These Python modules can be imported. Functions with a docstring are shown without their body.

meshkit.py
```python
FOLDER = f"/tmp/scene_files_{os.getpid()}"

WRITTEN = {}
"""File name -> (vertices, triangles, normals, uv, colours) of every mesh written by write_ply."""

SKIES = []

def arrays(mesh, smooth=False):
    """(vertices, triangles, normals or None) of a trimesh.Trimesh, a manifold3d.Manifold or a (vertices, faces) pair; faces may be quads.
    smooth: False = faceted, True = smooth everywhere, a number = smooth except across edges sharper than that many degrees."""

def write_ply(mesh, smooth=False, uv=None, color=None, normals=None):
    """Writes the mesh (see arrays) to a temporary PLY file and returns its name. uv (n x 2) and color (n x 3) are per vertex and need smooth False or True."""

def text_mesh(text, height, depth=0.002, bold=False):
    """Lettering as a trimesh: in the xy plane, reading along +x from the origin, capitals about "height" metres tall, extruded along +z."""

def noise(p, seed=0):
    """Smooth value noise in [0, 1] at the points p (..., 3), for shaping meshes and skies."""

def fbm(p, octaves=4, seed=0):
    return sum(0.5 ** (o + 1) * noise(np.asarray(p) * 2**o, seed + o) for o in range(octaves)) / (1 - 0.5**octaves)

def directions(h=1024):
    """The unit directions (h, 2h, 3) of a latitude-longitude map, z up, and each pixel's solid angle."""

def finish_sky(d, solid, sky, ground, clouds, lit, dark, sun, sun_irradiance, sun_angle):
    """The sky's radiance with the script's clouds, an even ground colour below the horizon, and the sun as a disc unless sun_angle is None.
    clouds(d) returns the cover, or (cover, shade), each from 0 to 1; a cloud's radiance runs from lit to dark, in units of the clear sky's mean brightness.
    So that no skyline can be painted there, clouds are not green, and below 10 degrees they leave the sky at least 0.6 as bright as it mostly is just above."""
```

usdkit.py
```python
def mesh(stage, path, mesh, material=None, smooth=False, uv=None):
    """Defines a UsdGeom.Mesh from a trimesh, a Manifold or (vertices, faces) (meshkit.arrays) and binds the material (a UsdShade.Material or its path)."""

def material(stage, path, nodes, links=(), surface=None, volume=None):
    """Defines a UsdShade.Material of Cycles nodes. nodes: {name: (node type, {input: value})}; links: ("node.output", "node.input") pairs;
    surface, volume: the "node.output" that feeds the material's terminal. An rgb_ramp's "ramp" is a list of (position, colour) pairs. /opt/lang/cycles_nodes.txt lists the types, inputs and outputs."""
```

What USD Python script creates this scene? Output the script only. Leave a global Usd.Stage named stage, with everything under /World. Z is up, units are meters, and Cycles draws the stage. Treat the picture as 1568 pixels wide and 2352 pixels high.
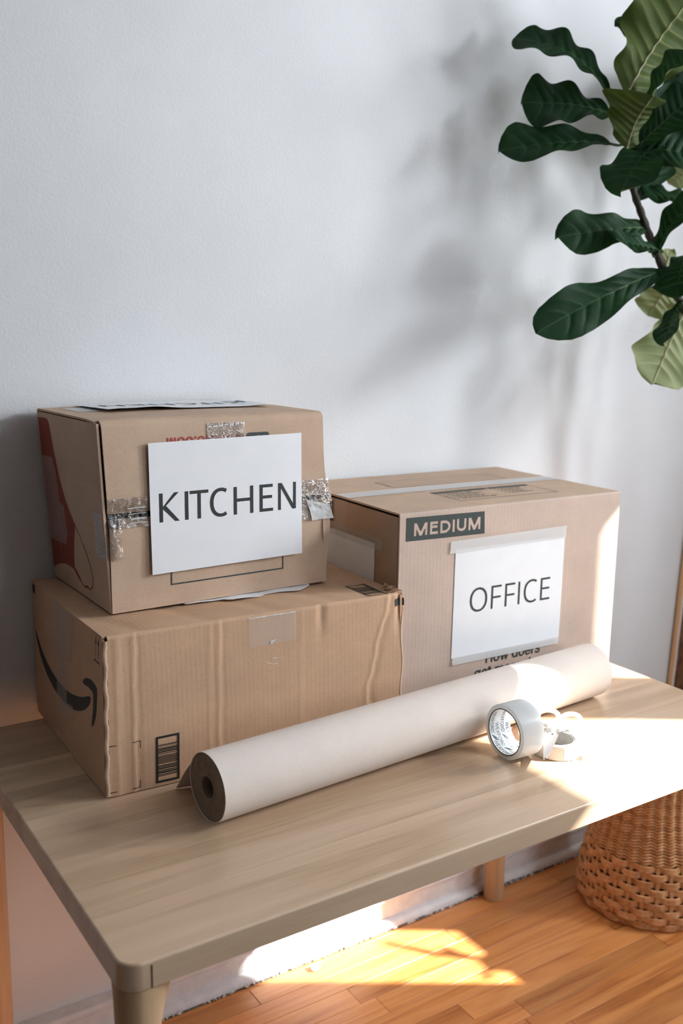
import math, random
import numpy as np, trimesh, manifold3d, usdkit, meshkit
from shapely.geometry import Polygon, LineString, Point, box as sbox
from shapely.ops import unary_union
from shapely import affinity
from pxr import Usd, UsdGeom, UsdLux, UsdShade, Gf, Sdf

stage = Usd.Stage.CreateInMemory()
UsdGeom.SetStageUpAxis(stage, 'Z'); UsdGeom.SetStageMetersPerUnit(stage, 1.0)
UsdGeom.Xform.Define(stage, '/World')
V = lambda *a: np.array(a, float)

# ------------------------------------------------------------------ camera
YAW, PITCH, ROLL = 0.5834, 0.1887, 0.0163
cam = UsdGeom.Camera.Define(stage, '/World/camera')
cam.CreateHorizontalApertureAttr(24.0); cam.CreateVerticalApertureAttr(36.0)
cam.CreateFocalLengthAttr(24.0 * 2253.7 / 1568); cam.CreateClippingRangeAttr(Gf.Vec2f(0.05, 60))
cam.CreateFStopAttr(3.5); cam.CreateFocusDistanceAttr(1.62); cam.CreateExposureAttr(0.0)
_f = V(math.sin(YAW) * math.cos(PITCH), math.cos(YAW) * math.cos(PITCH), -math.sin(PITCH))
_r = V(math.cos(YAW), -math.sin(YAW), 0); _u = np.cross(_r, _f)
_r2 = _r * math.cos(ROLL) + _u * math.sin(ROLL); _u2 = -_r * math.sin(ROLL) + _u * math.cos(ROLL)
_m = Gf.Matrix4d(*_r2, 0, *_u2, 0, *(-_f), 0, -0.3538, -1.7887, 1.4766, 1)
UsdGeom.Xformable(cam).AddTransformOp().Set(_m)

# ------------------------------------------------------------------ light: sun and sky through the windows
sun = UsdLux.DistantLight.Define(stage, '/World/sun')
sun.CreateAngleAttr(0.6); sun.CreateNormalizeAttr(True); sun.CreateIntensityAttr(6.2); sun.CreateColorAttr(Gf.Vec3f(1.0, 0.97, 0.94))
_d = V(-0.84, 0.54, -0.74); _d /= np.linalg.norm(_d)          # the way the light travels
_z = -_d; _x = np.cross(V(0, 0, 1), _z); _x /= np.linalg.norm(_x); _y = np.cross(_z, _x)
UsdGeom.Xformable(sun).AddTransformOp().Set(Gf.Matrix4d(*_x, 0, *_y, 0, *_z, 0, 0, 0, 0, 1))
sky = UsdLux.DomeLight.Define(stage, '/World/sky')
sky.CreateIntensityAttr(0.6); sky.CreateColorAttr(Gf.Vec3f(0.80, 0.90, 1.0))

XR, YF, XL, ZC, WALL = 2.6, -3.8, -3.4, 2.6, 0.018             # the room
WIN_R = [(-1.38, -1.065, 1.27, 2.38), (-2.30, -1.57, 1.92, 2.43)]   # right wall: y0 y1 z0 z1
WIN_F = [(1.1, 2.5, 0.8, 2.4)]                               # front wall: x0 x1 z0 z1
def window_light(name, matrix_rows, w, h, inten, pos):
    l = UsdLux.RectLight.Define(stage, '/World/' + name)
    l.CreateWidthAttr(w); l.CreateHeightAttr(h); l.CreateIntensityAttr(inten); l.CreateColorAttr(Gf.Vec3f(0.90, 0.945, 1.0))
    X, Y, Z = matrix_rows
    UsdGeom.Xformable(l).AddTransformOp().Set(Gf.Matrix4d(*X, 0, *Y, 0, *Z, 0, *pos, 1))
SKY_R, SKY_F = (56.0, 43.0), 2.65
for i, (y0, y1, z0, z1) in enumerate(WIN_R):
    window_light('daylight_right_%03d' % i, ((0, 1, 0), (0, 0, 1), (1, 0, 0)), y1 - y0, z1 - z0, SKY_R[i], (XR + 0.12, (y0 + y1) / 2, (z0 + z1) / 2))
for i, (x0, x1, z0, z1) in enumerate(WIN_F):
    window_light('daylight_front_%03d' % i, ((-1, 0, 0), (0, 0, 1), (0, -1, 0)), x1 - x0, z1 - z0, SKY_F, ((x0 + x1) / 2, YF - 0.12, (z0 + z1) / 2))

# ------------------------------------------------------------------ helpers
def lin(*c):
    c = np.array(c, float) / 255
    return tuple(np.where(c <= 0.04045, c / 12.92, ((c + 0.055) / 1.055) ** 2.4))
LOOKS = '/World/Looks'
stage.DefinePrim(LOOKS, 'Scope')
def mat(name, nodes, links=(), surface='p.BSDF'):
    return usdkit.material(stage, LOOKS + '/' + name, nodes, links, surface=surface)
def plain(name, col, rough=0.6, **kw):
    return mat(name, {'p': ('principled_bsdf', {'base_color': col, 'roughness': rough, **kw})})

_used = {}
LOC = {}
def path_for(parent, name):
    k = (parent, name); n = _used.get(k, 0); _used[k] = n + 1
    return parent + '/' + (name if n == 0 else '%s_%03d' % (name, n))
def keys(prim, label=None, cat=None, group=None, kind=None):
    for k, v in (('label', label), ('category', cat), ('group', group), ('kind', kind)):
        if v: prim.SetCustomDataByKey(k, v)
def thing(name, label, cat, loc=(0, 0, 0), group=None, kind=None):
    p = path_for('/World', name)
    x = UsdGeom.Xform.Define(stage, p); x.AddTranslateOp().Set(Gf.Vec3d(*map(float, loc)))
    LOC[p] = np.array(loc, float); keys(x.GetPrim(), label, cat, group, kind)
    return p
def obj(parent, name, mesh, m, smooth=False, label=None, kind=None, uv=None):
    """one Mesh prim; mesh in world coordinates; parent is a thing's or a part's path"""
    p = path_for(parent, name); loc = LOC.get(parent, np.zeros(3)); LOC[p] = loc
    v, f, n = meshkit.arrays(mesh, smooth)
    g = usdkit.mesh(stage, p, (v - loc, f), m, smooth=False, uv=uv)
    if n is not None:
        from pxr import Vt
        g.CreateNormalsAttr(Vt.Vec3fArray.FromNumpy(n.astype(np.float32))); g.SetNormalsInterpolation('vertex')
    keys(g.GetPrim(), label=label, kind=kind)
    return p
def top_mesh(name, mesh, m, label, cat, smooth=False, group=None, kind=None):
    p = obj('/World', name, mesh, m, smooth); keys(stage.GetPrimAtPath(p), label, cat, group, kind); return p

cat_ = trimesh.util.concatenate
def T(mf):
    m = mf.to_mesh(); return trimesh.Trimesh(m.vert_properties[:, :3], m.tri_verts, process=False)
def M(tm):
    tm = tm.copy(); tm.merge_vertices()
    return manifold3d.Manifold(manifold3d.Mesh(np.asarray(tm.vertices, np.float32), np.asarray(tm.faces, np.uint32)))
def hull(pts):
    return trimesh.Trimesh(np.asarray(pts, float)).convex_hull if False else trimesh.convex.convex_hull(np.asarray(pts, float))
def bx(x0, x1, y0, y1, z0, z1, b=0.0):
    """box with chamfered edges"""
    if b <= 0:
        t = trimesh.creation.box((x1 - x0, y1 - y0, z1 - z0)); t.apply_translation(((x0 + x1) / 2, (y0 + y1) / 2, (z0 + z1) / 2)); return t
    pts = []
    for X in ((x0, 1), (x1, -1)):
        for Y in ((y0, 1), (y1, -1)):
            for Z in ((z0, 1), (z1, -1)):
                pts += [(X[0], Y[0] + b * Y[1], Z[0] + b * Z[1]), (X[0] + b * X[1], Y[0], Z[0] + b * Z[1]), (X[0] + b * X[1], Y[0] + b * Y[1], Z[0])]
    return hull(pts)
def tube(pts, rad, sides=10, closed=False, prof=None):
    p = np.asarray(pts, float); n = len(p)
    t = (np.roll(p, -1, 0) - np.roll(p, 1, 0)) if closed else np.gradient(p, axis=0)
    t /= np.linalg.norm(t, axis=1, keepdims=True) + 1e-12
    ref = V(0, 0, 1) if np.abs(t[:, 2]).mean() < .8 else V(1, 0, 0)
    a = np.cross(t, ref); a /= np.linalg.norm(a, axis=1, keepdims=True) + 1e-12
    b = np.cross(a, t)
    if prof is None:
        an = np.arange(sides) * 2 * np.pi / sides; prof = np.stack([np.cos(an), np.sin(an)], 1)
    prof = np.asarray(prof, float); s = len(prof)
    r = np.broadcast_to(rad, (n,))[:, None, None]
    v = p[:, None] + r * (prof[None, :, :1] * a[:, None] + prof[None, :, 1:] * b[:, None])
    m = n if closed else n - 1
    i, j = np.meshgrid(np.arange(m), np.arange(s), indexing='ij')
    q = np.stack([i * s + j, i * s + (j + 1) % s, ((i + 1) % n) * s + (j + 1) % s, ((i + 1) % n) * s + j], -1).reshape(-1, 4)
    v = v.reshape(-1, 3)
    f = np.vstack([q[:, [0, 1, 2]], q[:, [0, 2, 3]]])
    if not closed:
        c0, c1 = len(v), len(v) + 1
        v = np.vstack([v, p[0], p[-1]])
        k = np.arange(s)
        f = np.vstack([f, np.stack([np.full(s, c0), (k + 1) % s, k], 1), np.stack([np.full(s, c1), (n - 1) * s + k, (n - 1) * s + (k + 1) % s], 1)])
    t_ = trimesh.Trimesh(v, f, process=False); t_.fix_normals(); return t_
def catmull(pts, n=8, closed=False):
    P = np.asarray(pts, float); out = []
    N = len(P)
    for i in range(N if closed else N - 1):
        if closed: p0, p1, p2, p3 = P[(i - 1) % N], P[i], P[(i + 1) % N], P[(i + 2) % N]
        else: p0, p1, p2, p3 = P[max(i - 1, 0)], P[i], P[i + 1], P[min(i + 2, N - 1)]
        for s in np.arange(n) / n:
            out.append(.5 * (2 * p1 + (p2 - p0) * s + (2 * p0 - 5 * p1 + 4 * p2 - p3) * s * s + (3 * p1 - p0 - 3 * p2 + p3) * s ** 3))
    if not closed: out.append(P[-1])
    return np.array(out)
def lathe(prof, sides=48):
    """prof: (r,z) closed polygon loop or open; revolve about z"""
    prof = np.asarray(prof, float); n = len(prof); a = np.arange(sides) * 2 * np.pi / sides
    v = np.stack([prof[None, :, 0] * np.cos(a)[:, None], prof[None, :, 0] * np.sin(a)[:, None], np.broadcast_to(prof[None, :, 1], (sides, n))], -1).reshape(-1, 3)
    i, j = np.meshgrid(np.arange(sides), np.arange(n), indexing='ij'); i2 = (i + 1) % sides; j2 = (j + 1) % n
    q = np.stack([i * n + j, i2 * n + j, i2 * n + j2, i * n + j2], -1).reshape(-1, 4)
    t = trimesh.Trimesh(v, np.vstack([q[:, [0, 1, 2]], q[:, [0, 2, 3]]]), process=False); t.fix_normals(); return t
def sheet(P, us, vs, th):
    """closed slab: front surface P(U,V) (arrays -> (...,3)), pushed back by th against its normal dP/du x dP/dv"""
    U, W = np.meshgrid(us, vs, indexing='ij'); p = P(U, W)
    du = np.gradient(p, axis=0); dv = np.gradient(p, axis=1)
    n = np.cross(du, dv); n /= np.linalg.norm(n, axis=-1, keepdims=True) + 1e-15
    q = p - n * th; a, b = U.shape; N = a * b
    idx = np.arange(N).reshape(a, b)
    quads = np.stack([idx[:-1, :-1], idx[1:, :-1], idx[1:, 1:], idx[:-1, 1:]], -1).reshape(-1, 4)
    fr = np.vstack([quads[:, [0, 1, 2]], quads[:, [0, 2, 3]]])
    bk = fr[:, ::-1] + N
    ring = np.concatenate([idx[:-1, 0], idx[-1, :-1], idx[:0:-1, -1], idx[0, :0:-1]])
    r2 = np.roll(ring, -1)
    sd = np.vstack([np.stack([ring, ring + N, r2 + N], 1), np.stack([ring, r2 + N, r2], 1)])
    t = trimesh.Trimesh(np.vstack([p.reshape(-1, 3), q.reshape(-1, 3)]), np.vstack([fr, bk, sd]), process=False)
    return t
def flat(poly, size=0.02):
    """shapely polygon(s) -> 2D triangles, kept small"""
    vs, fs, k = [], [], 0
    for g in getattr(poly, 'geoms', [poly]):
        if g.is_empty or g.area < 1e-9: continue
        v, f = trimesh.creation.triangulate_polygon(g, engine='earcut')
        v3 = np.c_[v, np.zeros(len(v))]
        v3, f = trimesh.remesh.subdivide_to_size(v3, f, size)
        vs.append(v3[:, :2]); fs.append(f + k); k += len(v3)
    return np.vstack(vs), np.vstack(fs)
def ink(G, poly, off=0.0005, size=0.02):
    """flat print: shapely shape in a face's metres, laid on the face G(s,t,off)"""
    v, f = flat(poly, size); p = G(v[:, 0], v[:, 1], off)
    t = trimesh.Trimesh(p, f, process=False)
    c = p.mean(0); k = t.face_normals.mean(0); o = G(v[:1, 0], v[:1, 1], off + .01)[0] - p[0]
    if k @ o < 0: t.invert()
    return t
def text_poly(text, height, bold=False):
    tm = meshkit.text_mesh(text, height, 0.001, bold)
    tris = tm.triangles[tm.face_normals[:, 2] > .9][:, :, :2]
    return unary_union([Polygon(t).buffer(1e-6) for t in tris])
def fit_text(text, s0, s1, base, cap, bold=False, flip=False):
    g = text_poly(text, cap, bold); x0, y0, x1, y1 = g.bounds
    g = affinity.translate(g, -x0, 0); g = affinity.scale(g, (s1 - s0) / (x1 - x0), 1, origin=(0, 0))
    if flip: g = affinity.rotate(g, 180, origin=((s1 - s0) / 2, cap / 2))
    return affinity.translate(g, s0, base)
def stroke(pts, w, cap=2): return LineString(pts).buffer(w / 2, cap_style=cap, join_style=2)
def letter(ch, x0, x1, b, c, w):
    """sans capitals from strokes"""
    l, r, h = x0 + w / 2, x1 - w / 2, c - b
    if ch == 'I': return sbox(x0, b, x0 + w, c)
    if ch == 'T': return unary_union([sbox(x0, c - w * .88, x1, c), sbox((x0 + x1 - w) / 2, b, (x0 + x1 + w) / 2, c)])
    if ch == 'H': return unary_union([sbox(x0, b, x0 + w, c), sbox(x1 - w, b, x1, c), sbox(x0, b + h * .46, x1, b + h * .46 + w * .88)])
    if ch == 'E': return unary_union([sbox(x0, b, x0 + w, c)] + [sbox(x0, y, x0 + (x1 - x0) * k, y + w * .88) for y, k in ((b, 1), (b + h * .48, .93), (c - w * .88, .98))])
    if ch == 'F': return unary_union([sbox(x0, b, x0 + w, c)] + [sbox(x0, y, x0 + (x1 - x0) * k, y + w * .88) for y, k in ((b + h * .45, .95), (c - w * .88, 1))])
    if ch == 'N':
        d = Polygon([(x0, c), (x0 + w * 1.15, c), (x1, b), (x1 - w * 1.15, b)])
        return unary_union([sbox(x0, b, x0 + w * .9, c), sbox(x1 - w * .9, b, x1, c), d])
    if ch == 'K':
        k = Polygon([(x0 + w, b + h * .52), (x1 - w * 1.5, c), (x1 - w * .2, c), (x0 + w * 1.9, b + h * .56), (x1, b), (x1 - w * 1.3, b), (x0 + w, b + h * .46)])
        return unary_union([sbox(x0, b, x0 + w, c), k])
    if ch == 'M':
        xm = (x0 + x1) / 2
        v = Polygon([(x0, c), (x0 + w * 1.15, c), (xm, b + h * .34), (x1 - w * 1.15, c), (x1, c), (xm + w * .52, b), (xm - w * .52, b)])
        return unary_union([sbox(x0, b, x0 + w, c), sbox(x1 - w, b, x1, c), v])
    if ch == 'U':
        o = unary_union([sbox(x0, b + h * .38, x1, c), affinity.scale(Point((x0 + x1) / 2, b + h * .38).buffer(1, 24), (x1 - x0) / 2, h * .38)])
        i = unary_union([sbox(x0 + w, b + h * .38, x1 - w, c + 1), affinity.scale(Point((x0 + x1) / 2, b + h * .38).buffer(1, 24), (x1 - x0) / 2 - w, h * .38 - w * .9)])
        return o.difference(i)
    if ch == 'D':
        f = lambda q: unary_union([sbox(x0 + q, b + q * .9, x0 + (x1 - x0) * .42, c - q * .9), affinity.scale(Point(x0 + (x1 - x0) * .42, (b + c) / 2).buffer(1, 24), (x1 - x0) * .58 - q, h / 2 - q * .9)]).intersection(sbox(x0 + q, b - 1, x1, c + 1))
        return f(0).difference(f(w))
    if ch in 'OC':
        a = np.linspace(0, 2 * np.pi, 72)[:-1]; cx, cy, rx, ry = (x0 + x1) / 2, (b + c) / 2, (x1 - x0) / 2, h / 2 * 1.04
        if ch == 'C': rx *= 1.15; cx = x0 + rx
        sup = lambda q, e: np.sign(q) * np.abs(q) ** e
        o = Polygon(np.c_[cx + rx * sup(np.cos(a), .92), cy + ry * sup(np.sin(a), .92)])
        i = Polygon(np.c_[cx + (rx - w * 1.04) * sup(np.cos(a), .92), cy + (ry - w * .92) * sup(np.sin(a), .92)])
        g = o.difference(i)
        if ch == 'C': g = g.difference(Polygon([(cx + rx * .05, cy), (x1 - w * .6, cy + ry * .93), (x1 + .02, cy + ry * .70), (x1 + .02, cy - ry * .70), (x1 - w * .6, cy - ry * .93)])).intersection(sbox(x0 - 1, b - 1, x1, c + 1))
        return g
def word(spec, b, c, w): return unary_union([letter(ch, x0, x1, b, c, w) for ch, x0, x1 in spec])

# ------------------------------------------------------------------ materials
def noise_mat(name, c0, c1, scale, rough=.6, detail=4, stretch=(1, 1, 1), bump=0.0, bscale=None, spec=.3, lo=.35, hi=.65, extra=None):
    nodes = {'g': ('geometry', {}), 'm': ('mapping', {'scale': stretch}), 'n': ('noise_texture', {'scale': scale, 'detail': detail, 'roughness': .6}),
             'r': ('rgb_ramp', {'ramp': [(lo, c0), (hi, c1)]}), 'p': ('principled_bsdf', {'roughness': rough, 'specular_ior_level': spec, **(extra or {})})}
    links = [('g.position', 'm.vector'), ('m.vector', 'n.vector'), ('n.fac', 'r.fac'), ('r.color', 'p.base_color')]
    if bump:
        nodes['n2'] = ('noise_texture', {'scale': bscale or scale * 4, 'detail': 3}); nodes['b'] = ('bump', {'strength': bump, 'distance': .002})
        links += [('m.vector', 'n2.vector'), ('n2.fac', 'b.height'), ('b.normal', 'p.normal')]
    return mat(name, nodes, links)
WALL_M = noise_mat('wall_paint', (.70, .715, .73), (.74, .752, .763), 3.0, .75, bump=.25, bscale=180, spec=.2)
CEIL_M = plain('ceiling_paint', (.45, .45, .45), .9)
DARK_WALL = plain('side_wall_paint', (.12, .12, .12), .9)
TRIM_M = noise_mat('old_white_paint', (.70, .71, .73), (.80, .80, .80), 30, .45, bump=.5, bscale=90, spec=.4)
CAULK_M = noise_mat('crumbled_gap', (.035, .035, .032), (.26, .25, .23), 130, .9, lo=.35, hi=.7)
FLAKE_M = plain('paint_flake_white', (.78, .78, .76), .6)

def kraft(name, c, flute=0.0, axis='x', tone=.07, speck=.82):
    """kraft board: fibre specks, cloudy tone, faint fluting"""
    c = np.array(c)
    nodes = {'g': ('geometry', {}), 'n': ('noise_texture', {'scale': 14.0, 'detail': 5, 'roughness': .65}), 'f': ('noise_texture', {'scale': 420.0, 'detail': 2, 'roughness': .7}),
             'r': ('rgb_ramp', {'ramp': [(.3, tuple(c * (1 - tone))), (.7, tuple(c * (1 + tone)))]}),
             'r2': ('rgb_ramp', {'ramp': [(.28, (speck, speck, speck * .98)), (.45, (1, 1, 1)), (.75, (1.0, 1.0, 1.0)), (.86, (1.08, 1.08, 1.07))]}),
             'x': ('mix_color', {'blend_type': 'multiply', 'fac': 1.0, 'use_clamp': False}),
             'b': ('bump', {'strength': .03 if flute else .15, 'distance': .001}), 'p': ('principled_bsdf', {'roughness': .72, 'specular_ior_level': .25})}
    links = [('g.position', 'n.vector'), ('g.position', 'f.vector'), ('n.fac', 'r.fac'), ('f.fac', 'r2.fac'), ('r.color', 'x.a'), ('r2.color', 'x.b'), ('b.normal', 'p.normal')]
    last = 'x.result'
    if flute:
        nodes.update({'sp': ('separate_xyz', {}), 'ml': ('math', {'math_type': 'multiply', 'value2': 6.2832 / .0085}), 'w': ('noise_texture', {'scale': 9.0, 'detail': 1}),
                      'wm': ('math', {'math_type': 'multiply', 'value2': 3.0}), 'ad': ('math', {'math_type': 'add'}), 'sn': ('math', {'math_type': 'sine'}),
                      'mr': ('map_range', {'from_min': -1.0, 'from_max': 1.0, 'to_min': 1 - flute, 'to_max': 1 + flute}), 'cc': ('combine_xyz', {}),
                      'x2': ('mix_color', {'blend_type': 'multiply', 'fac': 1.0, 'use_clamp': False})})
        links += [('g.position', 'sp.vector'), ('sp.' + axis, 'ml.value1'), ('g.position', 'w.vector'), ('w.fac', 'wm.value1'), ('ml.value', 'ad.value1'), ('wm.value', 'ad.value2'),
                  ('ad.value', 'sn.value1'), ('sn.value', 'mr.value'), ('mr.result', 'cc.x'), ('mr.result', 'cc.y'), ('mr.result', 'cc.z'), (last, 'x2.a'), ('cc.vector', 'x2.b'), ('sn.value', 'b.height')]
        last = 'x2.result'
    else: links.append(('f.fac', 'b.height'))
    links.append((last, 'p.base_color'))
    return mat(name, nodes, links)
K_KITCHEN = kraft('kraft_kitchen', (.55, .395, .285), .0)
K_BROWN = kraft('kraft_brown', (.575, .37, .235), .014)
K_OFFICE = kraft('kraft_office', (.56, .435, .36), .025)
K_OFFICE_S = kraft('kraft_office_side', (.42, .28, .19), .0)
K_EDGE = kraft('kraft_edge', (.53, .37, .26), .0)
ROLL_M = kraft('kraft_paper', (.73, .645, .58), .0, tone=.03, speck=.93)
ROLL_END = noise_mat('paper_roll_end', (.20, .155, .115), (.26, .20, .15), 90, .85, spec=.1)
ROLL_CORE = plain('cardboard_core', (.22, .16, .115), .85)
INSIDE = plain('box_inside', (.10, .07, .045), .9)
INK = plain('ink_black', (.011, .015, .014), .55)
INK_G = plain('ink_dark_green_grey', (.035, .047, .044), .55)
INK_RED = plain('ink_orange_red', (.42, .045, .022), .55)
INK_SIDE = plain('ink_deep_red', (.24, .035, .016), .6)
PAPER = noise_mat('white_paper', (.80, .815, .84), (.83, .84, .86), 20, .65, spec=.25)
def film(name, opac, col, rough=.35, bump=0.0):
    """translucent tape: part see-through, part pale plastic"""
    nodes = {'t': ('transparent_bsdf', {'color': (1, 1, 1)}), 'p': ('principled_bsdf', {'base_color': col, 'roughness': rough, 'specular_ior_level': .6}), 'x': ('mix_closure', {'fac': opac})}
    links = [('t.BSDF', 'x.closure1'), ('p.BSDF', 'x.closure2')]
    if bump:
        nodes.update({'g': ('geometry', {}), 'n': ('noise_texture', {'scale': 150.0, 'detail': 3, 'distortion': 1.5}), 'b': ('bump', {'strength': bump, 'distance': .003})})
        links += [('g.position', 'n.vector'), ('n.fac', 'b.height'), ('b.normal', 'p.normal')]
    return mat(name, nodes, links, surface='x.closure')
def clear(name, bump=.6, k=.10):
    nodes = {'t': ('transparent_bsdf', {'color': (.99, .99, .985)}), 's': ('glossy_bsdf', {'color': (1, 1, 1), 'roughness': .12}), 'l': ('layer_weight', {'blend': .35}),
             'mr': ('map_range', {'from_min': 0.0, 'from_max': 1.0, 'to_min': k, 'to_max': .75}), 'x': ('mix_closure', {}),
             'g': ('geometry', {}), 'n': ('noise_texture', {'scale': 130.0, 'detail': 3, 'distortion': 2.0}), 'b': ('bump', {'strength': bump, 'distance': .003})}
    return mat(name, nodes, [('g.position', 'n.vector'), ('n.fac', 'b.height'), ('b.normal', 's.normal'), ('b.normal', 'l.normal'), ('l.fresnel', 'mr.value'), ('mr.result', 'x.fac'), ('t.BSDF', 'x.closure1'), ('s.BSDF', 'x.closure2')], surface='x.closure')
TAPE_MATTE = film('tape_matte_white', .66, (.78, .79, .79), .5)
TAPE_DULL = film('tape_dull', .30, (.62, .60, .56), .4)
TAPE_FAINT = film('tape_faint', .10, (.8, .78, .74), .3)
TAPE_CLEAR = clear('tape_clear', .5, .015)
TAPE_CRINKLE = clear('tape_crinkled', .8, .02)

def wood(name, ramp, along='x', rough=.42, scale=1.0, ring=5.0, spec=.4, bump=.12, rnd=True, tonevar=.14, coat=0.0):
    """oak: long fibres along an axis, some cathedral figure, tone varying from piece to piece"""
    st = {'x': (1.1, 16, 16), 'y': (16, 1.1, 16), 'z': (16, 16, 1.1)}[along]
    fb = {'x': (9, 330, 330), 'y': (330, 9, 330), 'z': (330, 330, 9)}[along]
    nodes = {'g': ('geometry', {}), 'o': ('object_info', {}), 'om': ('math', {'math_type': 'multiply', 'value2': 37.0}), 'oc': ('combine_xyz', {}), 'va': ('mix_color', {'blend_type': 'add', 'fac': 1.0, 'use_clamp': False}),
             'm': ('mapping', {'scale': tuple(np.array(st) * scale)}), 'n': ('noise_texture', {'scale': 1.0, 'detail': 3, 'roughness': .55, 'distortion': .5}),
             'rm': ('math', {'math_type': 'multiply', 'value2': ring}), 'fr': ('math', {'math_type': 'pingpong', 'value2': 1.0}),
             'm2': ('mapping', {'scale': fb}), 'n2': ('noise_texture', {'scale': 1.0, 'detail': 3, 'roughness': .65}),
             'mx': ('mix_float', {'fac': .55}), 'r': ('rgb_ramp', {'ramp': ramp}),
             'tv': ('map_range', {'from_min': 0.0, 'from_max': 1.0, 'to_min': 1 - tonevar, 'to_max': 1 + tonevar}), 'tc': ('combine_xyz', {}), 'x2': ('mix_color', {'blend_type': 'multiply', 'fac': 1.0, 'use_clamp': False}),
             'b': ('bump', {'strength': bump, 'distance': .001}), 'p': ('principled_bsdf', {'roughness': rough, 'specular_ior_level': spec, 'coat_weight': coat, 'coat_roughness': .28})}
    links = [('o.random', 'om.value1'), ('om.value', 'oc.x'), ('om.value', 'oc.y'), ('g.position', 'va.a'), ('oc.vector', 'va.b'), ('va.result', 'm.vector'), ('m.vector', 'n.vector'), ('n.fac', 'rm.value1'), ('rm.value', 'fr.value1'),
             ('va.result', 'm2.vector'), ('m2.vector', 'n2.vector'), ('fr.value', 'mx.a'), ('n2.fac', 'mx.b'), ('mx.result', 'r.fac'), ('o.random', 'tv.value'), ('tv.result', 'tc.x'), ('tv.result', 'tc.y'), ('tv.result', 'tc.z'),
             ('r.color', 'x2.a'), ('tc.vector', 'x2.b'), ('x2.result', 'p.base_color'), ('n2.fac', 'b.height'), ('b.normal', 'p.normal')]
    return mat(name, nodes, links)
OAK = wood('pale_oak', [(.15, (.40, .27, .165)), (.45, (.53, .37, .24)), (.8, (.61, .44, .30))], 'x', .36, spec=.5, tonevar=.15, coat=.5)
OAK_LEG = wood('pale_oak_upright', [(.15, (.42, .26, .145)), (.8, (.58, .385, .225))], 'z', .5, tonevar=.03)
OAK_EDGE = plain('oak_dark_slot', (.02, .013, .008), .9)
FLOOR_M = wood('honey_oak_floor', [(.12, (.27, .082, .020)), (.42, (.57, .215, .058)), (.8, (.72, .32, .105))], 'x', .38, ring=6, spec=.45, bump=.15, tonevar=.2)
FRAME_M = wood('frame_wood', [(.2, (.62, .38, .19)), (.8, (.74, .48, .26))], 'z', .5, tonevar=.03)
BARK_M = noise_mat('bark', (.045, .024, .014), (.15, .08, .045), 60, .85, stretch=(1, 1, .25), bump=.8, bscale=120, spec=.2)
STEM_M = noise_mat('young_stem', (.018, .014, .010), (.05, .036, .024), 90, .7, stretch=(1, 1, .4), bump=.5)
WICKER = noise_mat('wicker', (.62, .29, .115), (.82, .46, .22), 70, .5, bump=.5, bscale=400, spec=.4)
WICKER2 = noise_mat('wicker_dark', (.50, .22, .08), (.70, .36, .155), 70, .5, bump=.5, bscale=400, spec=.4)

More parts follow.
